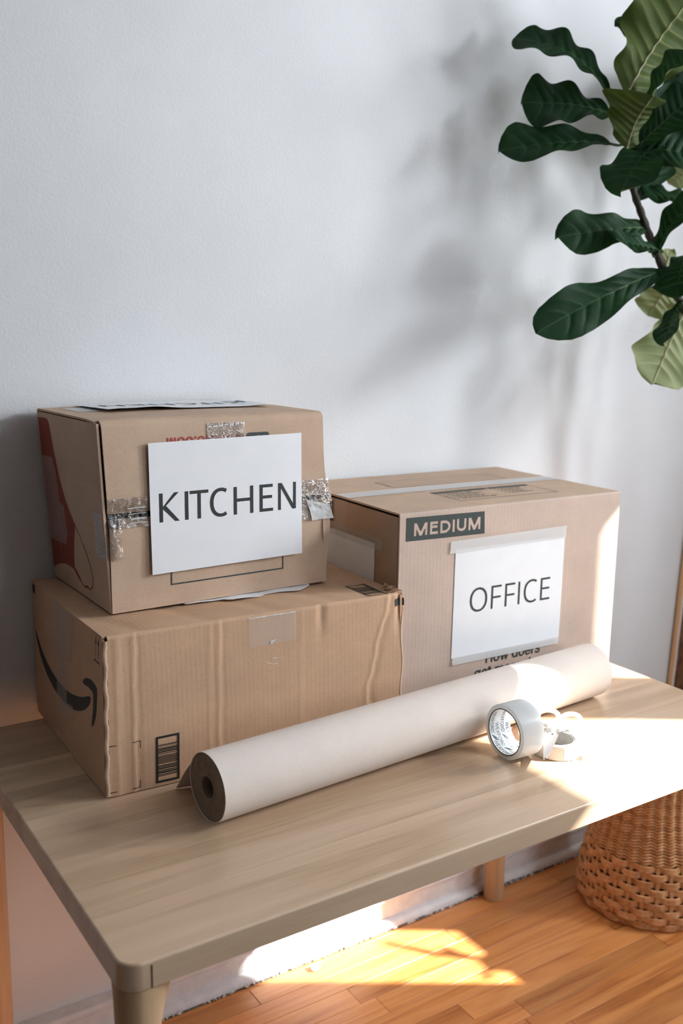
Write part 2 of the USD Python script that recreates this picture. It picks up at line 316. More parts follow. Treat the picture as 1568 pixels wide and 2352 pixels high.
# ------------------------------------------------------------------ the room
S = 'structure'
def wall_with_holes(axis, a0, a1, z0, z1, pos, th, holes):
    """boxes around holes (one row of holes); axis 'y': runs along y at x=pos; axis 'x': runs along x at y=pos"""
    parts = []; cuts = sorted(holes)
    def b(p0, p1, q0, q1):
        if p1 - p0 > 1e-4 and q1 - q0 > 1e-4:
            parts.append(bx(pos, pos + th, p0, p1, q0, q1) if axis == 'y' else bx(p0, p1, pos, pos + th, q0, q1))
    x = a0
    for h0, h1, k0, k1 in cuts:
        b(x, h0, z0, z1); b(h0, h1, z0, k0); b(h0, h1, k1, z1); x = h1
    b(x, a1, z0, z1)
    return cat_(parts)
top_mesh('wall_back', bx(XL, XR + .1, WALL, WALL + .1, 0, ZC), WALL_M, 'matt cool-white painted wall behind the table and boxes', 'wall', kind=S)
top_mesh('wall_right', wall_with_holes('y', YF, WALL, 0, ZC, XR, .1, WIN_R), WALL_M, 'right wall pierced by two tall windows', 'wall', kind=S)
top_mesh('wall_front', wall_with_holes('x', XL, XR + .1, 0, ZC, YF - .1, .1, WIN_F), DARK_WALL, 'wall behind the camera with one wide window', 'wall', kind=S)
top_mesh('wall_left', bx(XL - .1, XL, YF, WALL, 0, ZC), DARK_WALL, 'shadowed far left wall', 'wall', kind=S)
top_mesh('ceiling', bx(XL, XR, YF, WALL, ZC, ZC + .1), CEIL_M, 'flat off-white ceiling', 'ceiling', kind=S)
FRAME_W = plain('window_frame_white', (.75, .75, .73), .5)
PANE = mat('window_pane', {'t': ('transparent_bsdf', {'color': (1, 1, 1)}), 's': ('glossy_bsdf', {'roughness': 0.0}), 'f': ('fresnel', {'IOR': 1.08}), 'x': ('mix_closure', {})},
           [('f.fac', 'x.fac'), ('t.BSDF', 'x.closure1'), ('s.BSDF', 'x.closure2')], surface='x.closure')
for i, (y0, y1, z0, z1) in enumerate(WIN_R):
    w = thing('window_%d' % (i + 1), 'tall white-framed window in the right wall, number %s from the corner' % ('one', 'two', 'three')[i], 'window', (XR, y0, z0), kind=S)
    fr = 0.03
    obj(w, 'window_frame', cat_([bx(XR + .03, XR + .07, y0, y0 + fr, z0, z1), bx(XR + .03, XR + .07, y1 - fr, y1, z0, z1), bx(XR + .03, XR + .07, y0, y1, z0, z0 + fr), bx(XR + .03, XR + .07, y0, y1, z1 - fr, z1)]), FRAME_W)
    obj(w, 'pane', bx(XR + .048, XR + .052, y0 + fr, y1 - fr, z0 + fr, z1 - fr), PANE)
    obj(w, 'window_sill', bx(XR - .05, XR + .1, y0 - .03, y1 + .03, z0 - .03, z0 - .002), FRAME_W)
for i, (x0, x1, z0, z1) in enumerate(WIN_F):
    w = thing('window_4', 'wide white-framed window in the front wall behind the camera', 'window', (x0, YF, z0), kind=S)
    fr = 0.03
    obj(w, 'window_frame', cat_([bx(x0, x0 + fr, YF - .07, YF - .03, z0, z1), bx(x1 - fr, x1, YF - .07, YF - .03, z0, z1), bx(x0, x1, YF - .07, YF - .03, z0, z0 + fr), bx(x0, x1, YF - .07, YF - .03, z1 - fr, z1)]), FRAME_W)
    obj(w, 'pane', bx(x0 + fr, x1 - fr, YF - .052, YF - .048, z0 + fr, z1 - fr), PANE)
    obj(w, 'window_sill', bx(x0 - .03, x1 + .03, YF - .1, YF + .05, z0 - .03, z0 - .002), FRAME_W)

# floor: boards near the table one by one, the rest of the room joined
fl = thing('floor', 'honey-coloured oak strip floor with worn dark gaps', 'floor', (0, 0, 0), kind=S)
obj(fl, 'subfloor', bx(XL, XR, YF, WALL, -.08, -.0185), plain('subfloor_dark', (.02, .012, .007), .9))
rng = random.Random(5); PW = .0572
y = WALL; row = 0; far = []
while y > YF:
    y0 = max(y - PW, YF); near = y > -1.15
    x = XL + rng.uniform(-.9, 0)
    while x < XR:
        L = rng.uniform(.45, 1.15); x1 = min(x + L, XR); xs = max(x, XL)
        if x1 - xs > .02:
            g = rng.uniform(.0003, .0008)
            if near and x1 > .0 and xs < 2.1:
                dz = rng.uniform(-.0004, .0004)
                obj(fl, 'plank', bx(xs + .0004, x1 - .0004, y0 + g, y - g, -.018, dz, .0007), FLOOR_M)
            else: far.append(bx(xs + .0005, x1 - .0005, y0 + g, y - g, -.018, 0))
        x += L
    y = y0; row += 1
obj(fl, 'far_planks', cat_(far), FLOOR_M, kind='stuff', label='oak strips further off in the room')

rg_ = thing('rug', 'flat charcoal woven rug on the boards in front of the table', 'rug', (0, -2.2, 0))
obj(rg_, 'pile', bx(-1.9, 1.75, -3.3, -.95, .0012, .011, .003), noise_mat('rug_wool', (.025, .027, .03), (.06, .062, .066), 260, .95, bump=.6, spec=.1))
for y_ in (-.949, -3.325): obj(rg_, 'border', bx(-1.9, 1.75, y_, y_ + .024, .0012, .010, .003), plain('rug_edge', (.02, .02, .022), .9), label='bound edge')

# baseboard along the back wall
bb = thing('baseboard_back', 'old white-painted baseboard with bead and quarter-round shoe', 'baseboard', (0, 0, 0), kind=S)
obj(bb, 'board', bx(XL, XR, -.010, WALL, .002, .064, .002), TRIM_M)
aa = np.linspace(-np.pi / 2, np.pi / 2, 9)
def ext_x(prof, x0, x1, n=2, jit=None):
    """extrude a (y,z) loop along x"""
    prof = np.asarray(prof); xs = np.linspace(x0, x1, n); k = len(prof)
    v = np.concatenate([np.c_[np.full(k, X), prof if jit is None else prof + jit(X, prof)] for X in xs])
    i, j = np.meshgrid(np.arange(n - 1), np.arange(k), indexing='ij'); j2 = (j + 1) % k
    q = np.stack([i * k + j, i * k + j2, (i + 1) * k + j2, (i + 1) * k + j], -1).reshape(-1, 4)
    f = np.vstack([q[:, [0, 1, 2]], q[:, [0, 2, 3]]])
    pv, pf = trimesh.creation.triangulate_polygon(Polygon(prof), engine='earcut')
    from scipy.spatial import cKDTree
    mp = cKDTree(prof).query(pv)[1]
    f = np.vstack([f, mp[pf], (mp[pf] + (n - 1) * k)[:, ::-1]])
    t = trimesh.Trimesh(v, f, process=False); t.fix_normals(); return t
bead = [(WALL, .060), (WALL, .084)] + [(-.006 - .008 * math.cos(a) , .0715 - .0105 * math.sin(a)) for a in aa]
obj(bb, 'bead', ext_x(bead, XL, XR), TRIM_M, smooth=40)
qr = [(-.0095, .004), (-.0095, .023)] + [(-.0095 - .019 * math.sin(a), .004 + .019 * math.cos(a)) for a in np.linspace(.05, np.pi / 2, 8)]
def jq(X, p):
    n = meshkit.fbm(np.c_[np.full(len(p), X * 14), p * 60], 3, 4) - .5
    return np.c_[n * .004, n * .003 * (p[:, 1] > .006)]
obj(bb, 'shoe_moulding', ext_x(qr, -.6, 2.3, 420, jq), TRIM_M, smooth=50)
# crumbled gap under the shoe, and flakes of paint along it
def crumb(X, p):
    h = meshkit.fbm(np.array([[X * 60, 1.3, .5]]), 3, 9)[0]; k = meshkit.fbm(np.array([[X * 7, 4.3, .5]]), 2, 3)[0]
    up = max(0., (k - .36) * 2.2) * (.35 + h)
    return np.c_[(p[:, 0] < -.02) * (-.005 * up), (p[:, 1] > .0015) * up * .008]
obj(bb, 'crumbled_gap', ext_x([(-.012, .0005), (-.012, .002), (-.0285, .002), (-.0305, .0008)], -.2, 2.3, 1100, crumb), CAULK_M, label='dark crumbled gap under the baseboard', kind='stuff')
fl_r = random.Random(3); fk = []
for k in range(170):
    X = fl_r.uniform(.2, 1.75); s = fl_r.uniform(.0012, .0045)
    t = hull([(X + fl_r.uniform(-s, s) * 1.7, -.0305 + fl_r.uniform(-.004, .002), .0004 + fl_r.uniform(0, .008)) for _ in range(6)]); fk.append(t)
obj(bb, 'paint_flake', cat_(fk), FLAKE_M, label='small white flakes of old paint', kind='stuff')
fp = sheet(lambda U, W: np.stack([.736 + (U - .5) * .024 + W * .004, -.056 + (W - .5) * .016, .002 + .006 * (2 * U - 1) ** 2 + .003 * W], -1), np.linspace(0, 1, 9), np.linspace(0, 1, 5), .0004)
top_mesh('paint_flake', fp, FLAKE_M, 'loose curled white paint flake lying on the sunlit floor', 'paint flake', smooth=50)

# ------------------------------------------------------------------ the table
H, TT, TL, TYF, TYB = .74, .0377, 1.317, -.8087, -.0282
tb = thing('table', 'pale oak table with rounded corners and round legs, boxes standing on it', 'table', (TL / 2, (TYF + TYB) / 2, 0))
def rounded(inset, r, n=10):
    p = []
    for cx, cy, a0 in ((TL - r, TYB - r, 0), (r, TYB - r, 90), (r, TYF + r, 180), (TL - r, TYF + r, 270)):
        for a in np.radians(np.linspace(a0, a0 + 90, n)): p.append((cx + (r - inset) * math.cos(a), cy + (r - inset) * math.sin(a)))
    return np.array(p)
er = .004; lv = []
for a in np.linspace(0, np.pi / 2, 5):
    ins, dz = er * (1 - math.sin(a)) if False else er * (1 - math.cos(a)), er * math.sin(a)
    lv += [np.c_[rounded(ins, .026), np.full(40, H - er + dz)], np.c_[rounded(ins * .5, .026), np.full(40, H - TT + er * .5 - dz * .5)]]
slab = M(hull(np.vstack(lv)))
SL = .036
for sx in (SL, TL - SL):
    for ya, yb_ in ((TYF - .01, TYF + .045), (TYB - .045, TYB + .01)):
        slab = slab - M(bx(sx - .0013, sx + .0013, ya, yb_, H - TT - .01, H - .0065))
edges = [TYF, -.695, -.602, -.497, -.405, -.298, -.205, -.113, TYB]
for a, b in zip(edges[:-1], edges[1:]):
    piece = slab ^ M(bx(-.1, TL + .1, a + (.00012 if a != TYF else -.01), b - (.00012 if b != TYB else -.01), H - .1, H + .1))
    obj(tb, 'plank', T(piece), OAK, smooth=35)
def leg_mesh(cx, cy, sx, sy):
    """round leg; the top flares under the slab away from the corner"""
    r = .0262; rings = []
    zs = [0, .004, .2, .45, .60, .64, .665, .685, H - TT - .0002]
    for z in zs:
        fl = max(0, (z - .60) / (H - TT - .60)); g = fl ** 2 * .022
        rr = r if z > .003 else r - .002
        a = np.radians(np.arange(0, 360, 10)); c, s = np.cos(a), np.sin(a)
        x, y = cx + rr * c, cy + rr * s
        k = np.clip(c * sx, 0, 1); x = x + sx * k * g; k2 = np.clip(s * sy, 0, 1); y = y + sy * k2 * g
        rings.append(np.c_[x, y, np.full(len(a), z)])
    v = np.vstack(rings); n = 36; m = len(zs); f = []
    for i in range(m - 1):
        for j in range(n): f += [(i * n + j, i * n + (j + 1) % n, (i + 1) * n + (j + 1) % n), (i * n + j, (i + 1) * n + (j + 1) % n, (i + 1) * n + j)]
    f += [(0, j + 1, j) for j in range(1, n - 1)] + [((m - 1) * n, (m - 1) * n + j, (m - 1) * n + j + 1) for j in range(1, n - 1)]
    return trimesh.Trimesh(v, f, process=False)
for cx, sx in ((.0265, 1), (TL - .0265, -1)):
    for cy, sy in ((TYF + .0265, 1), (TYB - .0265, -1)):
        obj(tb, 'leg', leg_mesh(cx, cy, sx, sy), OAK_LEG, smooth=40)

# ------------------------------------------------------------------ cardboard boxes
class Carton:
    """four walls, each a board of its own, two top flaps meeting in a seam, and a floor. Corners: FL FR BR BL at the foot (b) and the head (t)."""
    def __init__(s, b, t, r):
        s.b, s.t, s.r = [V(*p) for p in b], [V(*p) for p in t], r; s.disp = {}
    def quad(s, side):
        k = {'front': (0, 1), 'right': (1, 2), 'back': (2, 3), 'left': (3, 0)}[side]
        return s.b[k[0]], s.b[k[1]], s.t[k[1]], s.t[k[0]]
    def size(s, side):
        a, b, c, d = s.quad(side); return np.linalg.norm((b - a)[:2]), (d[2] - a[2] + c[2] - b[2]) / 2
    def G(s, side):
        """point on a side: s metres from its left edge as one faces it, t metres up, off metres out. For 'left' s counts from the front edge backwards."""
        a, b, c, d = s.quad(side); W, Hh = s.size(side); D = s.disp.get(side)
        n = np.cross(b - a, V(0, 0, 1)); n /= np.linalg.norm(n); rr = s.r if side in ('front', 'back') else 0
        def g(S_, T_, off=0.0):
            S_, T_ = np.asarray(S_, float), np.asarray(T_, float)
            u = (W - S_) / W if side == 'left' else S_ / W; v = T_ / Hh
            p = a + (b - a) * u[..., None] + (d - a) * v[..., None] + (c - d - b + a) * (u * v)[..., None]
            o = np.zeros_like(u) + off
            if rr:
                q = np.clip((T_ - (Hh - rr)) / rr, 0, 1); o = o - rr * (1 - np.sqrt(np.clip(1 - q * q, 0, 1)))
            if D is not None:
                dn, dx = D(S_, T_); o = o + dn
                e = (b - a) / np.linalg.norm(b - a); p = p + e * (dx if side != 'left' else -dx)[..., None]
            return p + n * o[..., None]
        return g
    def Gtop(s, off0=0.0):
        """point on the lid: x metres along the front edge, y metres back"""
        a, b, c, d = s.t; W = np.linalg.norm(b - a); Dp = np.linalg.norm(d - a); D = s.disp.get('top')
        def g(S_, T_, off=0.0):
            S_, T_ = np.asarray(S_, float), np.asarray(T_, float); u, v = S_ / W, T_ / Dp
            p = a + (b - a) * u[..., None] + (d - a) * v[..., None] + (c - d - b + a) * (u * v)[..., None]
            z = np.zeros_like(u) + off
            if D is not None: z = z + D(S_, T_)
            return p + V(0, 0, 1) * z[..., None]
        return g, W, Dp
    def board(s, side, s0, s1, t0, t1, ns, nt, th=.004):
        g = s.G(side); W, Hh = s.size(side); ts = np.linspace(t0, t1, nt)
        if s.r and side in ('front', 'back') and t1 > Hh - s.r: ts = np.unique(np.r_[np.linspace(t0, Hh - s.r, nt), Hh - s.r + s.r * np.sin(np.linspace(0, np.pi / 2, 7))])
        ss = np.linspace(s0, s1, ns)
        if side == 'left': ss = ss[::-1]
        return sheet(lambda U, W_: g(U, W_), ss, ts, th)
    def flap(s, y0, y1, nx=24, ny=12, th=.0035, x0=0., x1=None):
        g, W, Dp = s.Gtop(); x1 = W if x1 is None else x1
        return sheet(lambda U, W_: g(U, W_), np.linspace(x0, x1, nx), np.linspace(y0, y1, ny), th)

def sign_sheet(G, s0, t0, w, h, rot, off, curl, n=12):
    c, si = math.cos(rot), math.sin(rot)
    def P(U, W):
        a, b = U * w, W * h
        return G(s0 + a * c - b * si, t0 + a * si + b * c, off + curl(U, W))
    return P, sheet(P, np.linspace(0, 1, n), np.linspace(0, 1, n), .00025)
def quad_poly(*p): return Polygon(p)
def strip(G, pts, off, m_size=.008, torn=0.0, seed=0):
    """tape: polygon in face metres laid on the face; torn roughens the outline"""
    poly = Polygon(pts)
    return ink(G, poly, off, m_size)
def torn_rect(a, b, w, seed, teeth=7, amp=.002):
    """band from a to b (face metres), w wide, with cut-toothed ends"""
    r = random.Random(seed); a, b = V(*a), V(*b); d = (b - a) / np.linalg.norm(b - a); n = V(-d[1], d[0]); pts = []
    for k in range(teeth + 1): pts.append(b + n * w * (k / teeth - .5) + d * (r.uniform(-amp, amp)))
    for k in range(teeth + 1): pts.append(a + n * w * (.5 - k / teeth) + d * (r.uniform(-amp, amp)))
    return Polygon([tuple(p) for p in pts]).buffer(0)
bump1 = lambda x, c, w: np.exp(-((x - c) / w) ** 2)

# ---- KITCHEN box (top of the stack)
KZ, KT = 1.0030, 1.3215
kb = Carton([(.188, -.288, KZ), (.610, -.282, KZ), (.607, .010, KZ), (.186, .010, KZ)], [(.1725, -.287, KT), (.5975, -.281, KT), (.592, .010, KT - .002), (.163, .004, KT - .002)], .013)
def kd_front(S_, T_):
    dn = .0045 * np.exp(-((T_ - .155) / .055) ** 2) * np.clip((S_ - .25) / .16, 0, 1) - .004 * bump1(T_, .163, .016) * bump1(S_, .0, .09) + .002 * np.sin(S_ * 14) * np.sin(T_ * 11)
    dn = dn - .006 * bump1(S_ - .40, (T_ - .09) * .35, .020) * np.clip((T_ - .045) / .04, 0, 1) * np.clip((.15 - T_) / .03, 0, 1)   # dent low right
    dx = .013 * np.exp(-((T_ - .115) / .06) ** 2) * np.clip((S_ - .30) / .12, 0, 1) + np.where(T_ < .158, .007 * np.clip(T_ / .16, 0, 1), +.0055) * np.clip(1 - S_ / .1, 0, 1)
    return dn, dx
kb.disp['front'] = kd_front
kb.disp['left'] = lambda S_, T_: (.004 * np.sin(np.clip(S_ / .3, 0, 1) * np.pi) * np.sin(np.clip(T_ / .31, 0, 1) * np.pi), np.zeros_like(S_))
kb.disp['top'] = lambda S_, T_: .0025 * np.sin(np.clip(S_ / .42, 0, 1) * np.pi) * np.clip(T_ / .03, 0, 1) - .003 * bump1(S_, .0, .02) * bump1(T_, .0, .03)
kit = thing('moving_box', 'brown moving box marked KITCHEN, taped round the middle, on top of the other brown box', 'cardboard box', (.395, -.14, KZ))
GF, GL = kb.G('front'), kb.G('left')
kv = Carton([tuple(p) for p in kb.b], [(p[0], p[1] + .001, KT) for p in kb.b], .013); GF0 = kv.G('front')      # upright copy of the front plane: signs and prints hang plumb on the leaning box
kv.disp['front'] = lambda S_, T_: (kd_front(S_, T_)[0], np.zeros_like(S_)); GFp = kv.G('front')
kp = obj(kit, 'front_panel', kb.board('front', .0015, .4215, .1665, .3185, 40, 22), K_KITCHEN, smooth=40)
obj(kit, 'lower_front_panel', kb.board('front', .0015, .4205, .0, .1575, 40, 20), K_KITCHEN, smooth=40)
lp = obj(kit, 'left_panel', kb.board('left', .003, .296, 0, .312, 18, 20), K_KITCHEN, smooth=40)
obj(kit, 'corner_flap', sheet(lambda U, W: GL(np.clip(.004 + .007 * U, 0, 1), W, -.003 + 0 * U), np.linspace(1, 0, 3), np.linspace(.002, .165, 8), .002), K_EDGE, label='pale glue flap showing at the split corner')
obj(kit, 'right_panel', kb.board('right', .002, .290, 0, .312, 10, 12), K_KITCHEN, smooth=40)
obj(kit, 'back_panel', kb.board('back', .0, .421, 0, .3185, 12, 12), K_KITCHEN, smooth=40)
gt, KW, KD = kb.Gtop()
obj(kit, 'top_flap', kb.flap(.0128, KD / 2 - .0004), K_KITCHEN, smooth=40)
obj(kit, 'top_flap', kb.flap(KD / 2 + .0004, KD - .0128), K_KITCHEN, smooth=40)
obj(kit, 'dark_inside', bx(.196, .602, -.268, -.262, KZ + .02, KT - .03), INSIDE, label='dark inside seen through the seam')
obj(kit, 'bottom_panel', bx(.196, .602, -.280, .003, KZ + .0003, KZ + .004), INSIDE)
# prints
frame = Polygon([(.1054, .0352), (.3275, .0352), (.3275, .085), (.1054, .085)]); frame = frame.difference(frame.buffer(-.0024, join_style=2))
obj(kp.replace('front_panel', 'lower_front_panel'), 'printed_frame', ink(GFp, frame), INK_G, label='dark printed outline below the sign')
obj(kp, 'lettering', ink(GFp, fit_text('MOVING.COM', .1035, .247, .2685, .0168, True, True), size=.01), INK_RED, label='upside-down red lettering half hidden by the sign')
pat = sbox(.2525, .255, .297, .2872).buffer(-.005).buffer(.005).difference(Point(.2755, .279).buffer(.0032))
obj(kp, 'printed_badge', ink(GFp, pat), INK_G, label='dark rounded printed patch above the sign')
red = Polygon([(.292, .3017), (.2516, .3029), (.2420, .3018), (.2359, .2979), (.2168, .2436), (.1976, .1999), (.1732, .1638), (.1355, .1276), (.1533, .0862), (.1674, .0398), (.2006, .0408), (.2226, .0392), (.2456, .0349), (.2700, .0270), (.292, .018)])
obj(lp, 'red_print', ink(GL, red), INK_SIDE, label='large orange-red printed shape')
loop = LineString(catmull([(.1358, .1262), (.1129, .1067), (.0912, .0814), (.078, .0593), (.0738, .0448), (.0793, .031), (.0923, .0209), (.108, .0205), (.1218, .0185), (.1369, .0228), (.1543, .0314), (.1674, .0405)], 6)).buffer(.0011)
loop = unary_union([loop, Polygon([(.1674, .0405), (.1369, .0222), (.1400, .0300), (.160, .044)]), Polygon([(.097, .0205), (.104, .0245), (.115, .0230), (.122, .0175), (.108, .0195)])])
obj(lp, 'red_line', ink(GL, loop), INK_SIDE, label='thin red looped line')
# old tapes on the left side
obj(lp, 'tape', ink(GL, Polygon([(.292, .2330), (.2301, .2340), (.2138, .2057), (.2062, .157), (.1838, .1526), (.1796, .1028), (.1987, .0805), (.292, .0745)]), .0009), TAPE_DULL, label='dull strip of old tape over the red print')
obj(lp, 'tape', ink(GL, Polygon([(.1545, .2097), (.0105, .2110), (.0105, .1052), (.1071, .0984), (.146, .150)]), .0012), TAPE_FAINT, label='wide clear tape wrapping the corner')
r_ = random.Random(8); wr = []
for k in range(9):
    s0 = r_.uniform(.20, .27); t0 = r_.uniform(.09, .16)
    wr.append(ink(GL, stroke([(s0, t0), (s0 - r_.uniform(-.01, .015), t0 - r_.uniform(.02, .05))], .0012), .0013))
obj(lp, 'tape_crease', cat_(wr), TAPE_DULL, label='whitish creases in the old tape')
# clear tape round the middle: crinkled
def crinkle(seed, amp, fx=160):
    return lambda S_, T_: amp * (meshkit.fbm(np.stack([np.asarray(S_) * fx, np.asarray(T_) * fx, np.zeros_like(S_)], -1), 3, seed))
def tape_patch(G, s0, s1, t0, t1, off, seed, amp=.003, n=40, m=18):
    cr = crinkle(seed, amp)
    return sheet(lambda U, W: G(U, W, off + cr(U, W)), np.linspace(s0, s1, n), np.linspace(t0, t1, m), .00008)
obj(kp, 'tape', tape_patch(GF, .0015, .072, .142, .192, .0006, 3), TAPE_CLEAR, smooth=30, label='clear packing tape bridging the seam, left of the sign')
obj(kp, 'tape', tape_patch(GF, .362, .424, .122, .196, .0006, 7, .0045, 30, 26), TAPE_CRINKLE, smooth=25, label='crumpled clear packing tape right of the sign')
def wtape(U, W):
    return GF(.373 + .044 * U + .008 * (1 - W) , .120 + W * (.040 - .012 * U), .003 + .004 * meshkit.fbm(np.stack([U * 7, W * 6, 0 * U], -1), 3, 12))
obj(kp, 'tape', sheet(wtape, np.linspace(0, 1, 16), np.linspace(0, 1, 12), .0001), TAPE_MATTE, smooth=25, label='whitened folded tape end at the right edge')
obj(kp, 'tape', tape_patch(GFp, .176, .248, .270, .307, .0005, 5, .0016), TAPE_CLEAR, smooth=30, label='clear tape over the red lettering')
gl = [ink(GFp, stroke([(.1765 + .0105 * k, .3005 + .0007 * k + r_.uniform(-.0006, .0006)), (.1845 + .0105 * k, .3010 + .0007 * k)], .0022 + r_.uniform(-.0006, .0012)), .0022) for k in range(7)]
obj(kp, 'tape_edge', cat_(gl), TAPE_MATTE, label='white torn edge of the clear tape')
def corner_tape(U, W):
    k = U * 2 - 1
    p = GF(np.clip(k, 0, 1) * .022 + .001, .090 + W * .075, .0012 + 0 * U); q = GL(np.clip(-k, 0, 1) * .03 + .010, .090 + W * .075, .0015 + 0 * U)
    w = np.clip((k + .25) / .5, 0, 1)[..., None]; return p * w + q * (1 - w) + V(-.3, -.95, .1) * (.004 * meshkit.fbm(np.stack([U * 9, W * 9, 0 * U], -1), 3, 2))[..., None]
obj(kit, 'corner_tape', sheet(corner_tape, np.linspace(0, 1, 26), np.linspace(0, 1, 22), .00008), TAPE_CRINKLE, smooth=25, label='clear tape crumpled round the split corner')
cw = random.Random(31); stk = []
for k in range(13):
    a0 = V(cw.uniform(.366, .415), cw.uniform(.140, .192)); dr = V(cw.uniform(-.014, .016), cw.uniform(-.020, .006))
    stk.append(ink(GF, stroke(catmull([a0, a0 + dr * .5 + V(cw.uniform(-.003, .003), cw.uniform(-.003, .003)), a0 + dr], 4), cw.choice((.0007, .0010, .0016))), .0062, .004))
for k in range(4):
    y_ = .146 + k * .009 + cw.uniform(-.003, .003); stk.append(ink(GF, stroke([(.030 + cw.uniform(0, .012), y_), (.058, y_ + .0012), (.069, y_ + .0008)], (.0012, .0026, .0010, .0022)[k]), .0036, .006))
obj(kp, 'tape_crease', cat_(stk), TAPE_MATTE, label='bright creases in the crumpled clear tape')
# the KITCHEN sign
Pk, ks = sign_sheet(GF0, .0697, .0590, .293, .2205, .0105, .0055, lambda U, W: .0015 * (1 - W) * (1 - W) + .001 * (1 - U) ** 2)
sg = obj(kit, 'paper_sign', ks, PAPER, smooth=40, label='white sheet reading KITCHEN in black capitals')
word_k = word([('K', .0847, .1209), ('I', .1310, .137), ('T', .140, .1746), ('C', .1778, .2144), ('H', .2232, .2618), ('E', .2745, .3016), ('N', .3123, .3491)], .1465, .195, .0062)
def on_sign(P, s0, t0, w, h, rot):
    c, si = math.cos(-rot), math.sin(-rot)
    def g(S_, T_, off=0.):
        a, b = np.asarray(S_) - s0, np.asarray(T_) - t0; x, y_ = a * c - b * si, a * si + b * c
        return P(x / w, y_ / h) + V(0, -off, 0)
    return g
obj(sg, 'lettering', ink(on_sign(Pk, .0697, .0590, .293, .2205, .0105), word_k, .0004, .02), INK, label='KITCHEN')
# second sheet on the lid, read from behind, with lifted edge
def lidsheet(U, W):
    x, y_ = .063 + .322 * U + .004 * (1 - W), .118 + .165 * W
    z = .003 + .004 * bump1(U, .05, .12) * (1 - W) + .0045 * bump1(U, .26, .12) * (1 - W) ** 2 + .003 * bump1(U, .95, .08)
    return gt(x, y_, z)
ts = obj(kit, 'paper_sign', sheet(lidsheet, np.linspace(0, 1, 28), np.linspace(0, 1, 10), .00025), PAPER, smooth=40, label='second white KITCHEN sheet taped on the lid')
w2 = word([('K', .0, .12), ('I', .153, .173), ('T', .183, .298), ('C', .308, .43), ('H', .459, .588), ('E', .63, .72), ('N', .757, .88)], 0, .17, .021)
w2 = affinity.translate(w2, .06, .30)
v2, f2 = flat(w2, .04); pv = lidsheet(1 - v2[:, 0], 1 - v2[:, 1] * 1.35) + V(0, 0, .0006)
t2 = trimesh.Trimesh(pv, f2, process=False)
if t2.face_normals[:, 2].mean() < 0: t2.invert()
obj(ts, 'lettering', t2, INK, label='KITCHEN, read from the back of the box')
obj(kit, 'lid_tape', ink(lambda a, b, o=0: gt(a, b, o), sbox(.03, .16, .085, .24), .0008), TAPE_MATTE, label='pale tape on the lid')
obj(kit, 'lid_tape', ink(lambda a, b, o=0: gt(a, b, o), sbox(.345, .16, .405, .235), .0048), TAPE_MATTE, label='pale tape on the lid')

# ---- white sheet between the stacked boxes
def under(U, W):
    x = .318 + .252 * U; fe = np.interp(x, [.318, .3236, .388, .398, .456, .464, .536, .5667, .57], [-.288, -.2915, -.2915, -.304, -.308, -.300, -.3075, -.291, -.285])
    return np.stack([x, fe + (-.24 - fe) * W, 1.0018 + .0008 * np.sin(U * 20) * (1 - W)], -1)
top_mesh('paper_sheet', sheet(under, np.linspace(0, 1, 40), np.linspace(0, 1, 8), .0004), PAPER, 'white sheet peeping out under the KITCHEN box', 'paper')

# ---- plain brown box at the bottom of the stack
BZ, BT = H + .0015, 1.0
bb_ = Carton([(.130, -.400, BZ), (.684, -.428, BZ), (.699, .008, BZ), (.143, .012, BZ)], [(.1365, -.389, BT), (.691, -.412, BT), (.704, .004, BT), (.143, .012, BT)], .006)
CRE = [(.047, .0013, .0030), (.053, -.0008, .004), (.175, .0007, .0030), (.192, .0011, .004), (.198, -.0008, .004), (.345, .0005, .004), (.02, .0012, .006)]
def bd_front(S_, T_):
    wob = .0007 * np.sin(T_ * 61) + .0004 * np.sin(T_ * 173)
    dn = sum(a * bump1(S_, c + wob, w) for c, a, w in CRE)
    path = .5085 - .028 * np.clip((.2 - T_) / .1, 0, 1) + .014 * np.clip((T_ - .2) / .05, 0, 1) + .014 * np.clip((.07 - T_) / .04, 0, 1) + wob * 2.5
    dn = dn + .0016 * bump1(S_, path, .0035) - .0014 * bump1(S_, path + .008, .007)
    dn = dn - .0035 * bump1(S_, .385, .007) * bump1(T_, .245, .035) + .0014 * np.sin(S_ * 9 + 1) * np.sin(T_ * 12)
    dn = dn - .006 * bump1(S_, .548, .006) * bump1(T_, .243, .045)
    dx = .0012 * np.sin(T_ * 130) * np.clip(1 - S_ / .02, 0, 1) + .002 * np.clip((S_ - .53) / .02, 0, 1) * np.sin(T_ * 60)
    return dn, dx
bb_.disp['front'] = bd_front
bb_.disp['top'] = lambda S_, T_: (.004 * (meshkit.fbm(np.stack([S_ * 130, T_ * 130, 0 * S_], -1), 3, 6) - .35) * np.clip((S_ - .535) / .02, 0, 1) * np.clip(1 - T_ / .06, 0, 1)
                               - .0022 * np.clip(1 - np.abs(T_ - .205) / .2, 0, 1) + .001 * np.sin(S_ * 22) * np.clip(T_ / .02, 0, 1) - .0018 * np.abs(np.sin(S_ * 26 + T_ * 9)) ** 8)
br = thing('moving_box', 'scuffed brown box with a curved black arrow on its end, under the KITCHEN box', 'cardboard box', (.41, -.2, BZ))
GF, GL = bb_.G('front'), bb_.G('left')
fp_ = obj(br, 'front_panel', bb_.board('front', .006, .5545, .0, .26, 150, 46), K_BROWN, smooth=50)
lp_ = obj(br, 'left_panel', bb_.board('left', .005, .405, 0, .254, 16, 12), K_BROWN, smooth=40)
obj(br, 'right_panel', bb_.board('right', .002, .425, 0, .254, 8, 8), K_BROWN, smooth=40)
obj(br, 'back_panel', bb_.board('back', 0, .555, 0, .26, 10, 10), K_BROWN, smooth=40)
gb, BW, BD = bb_.Gtop()
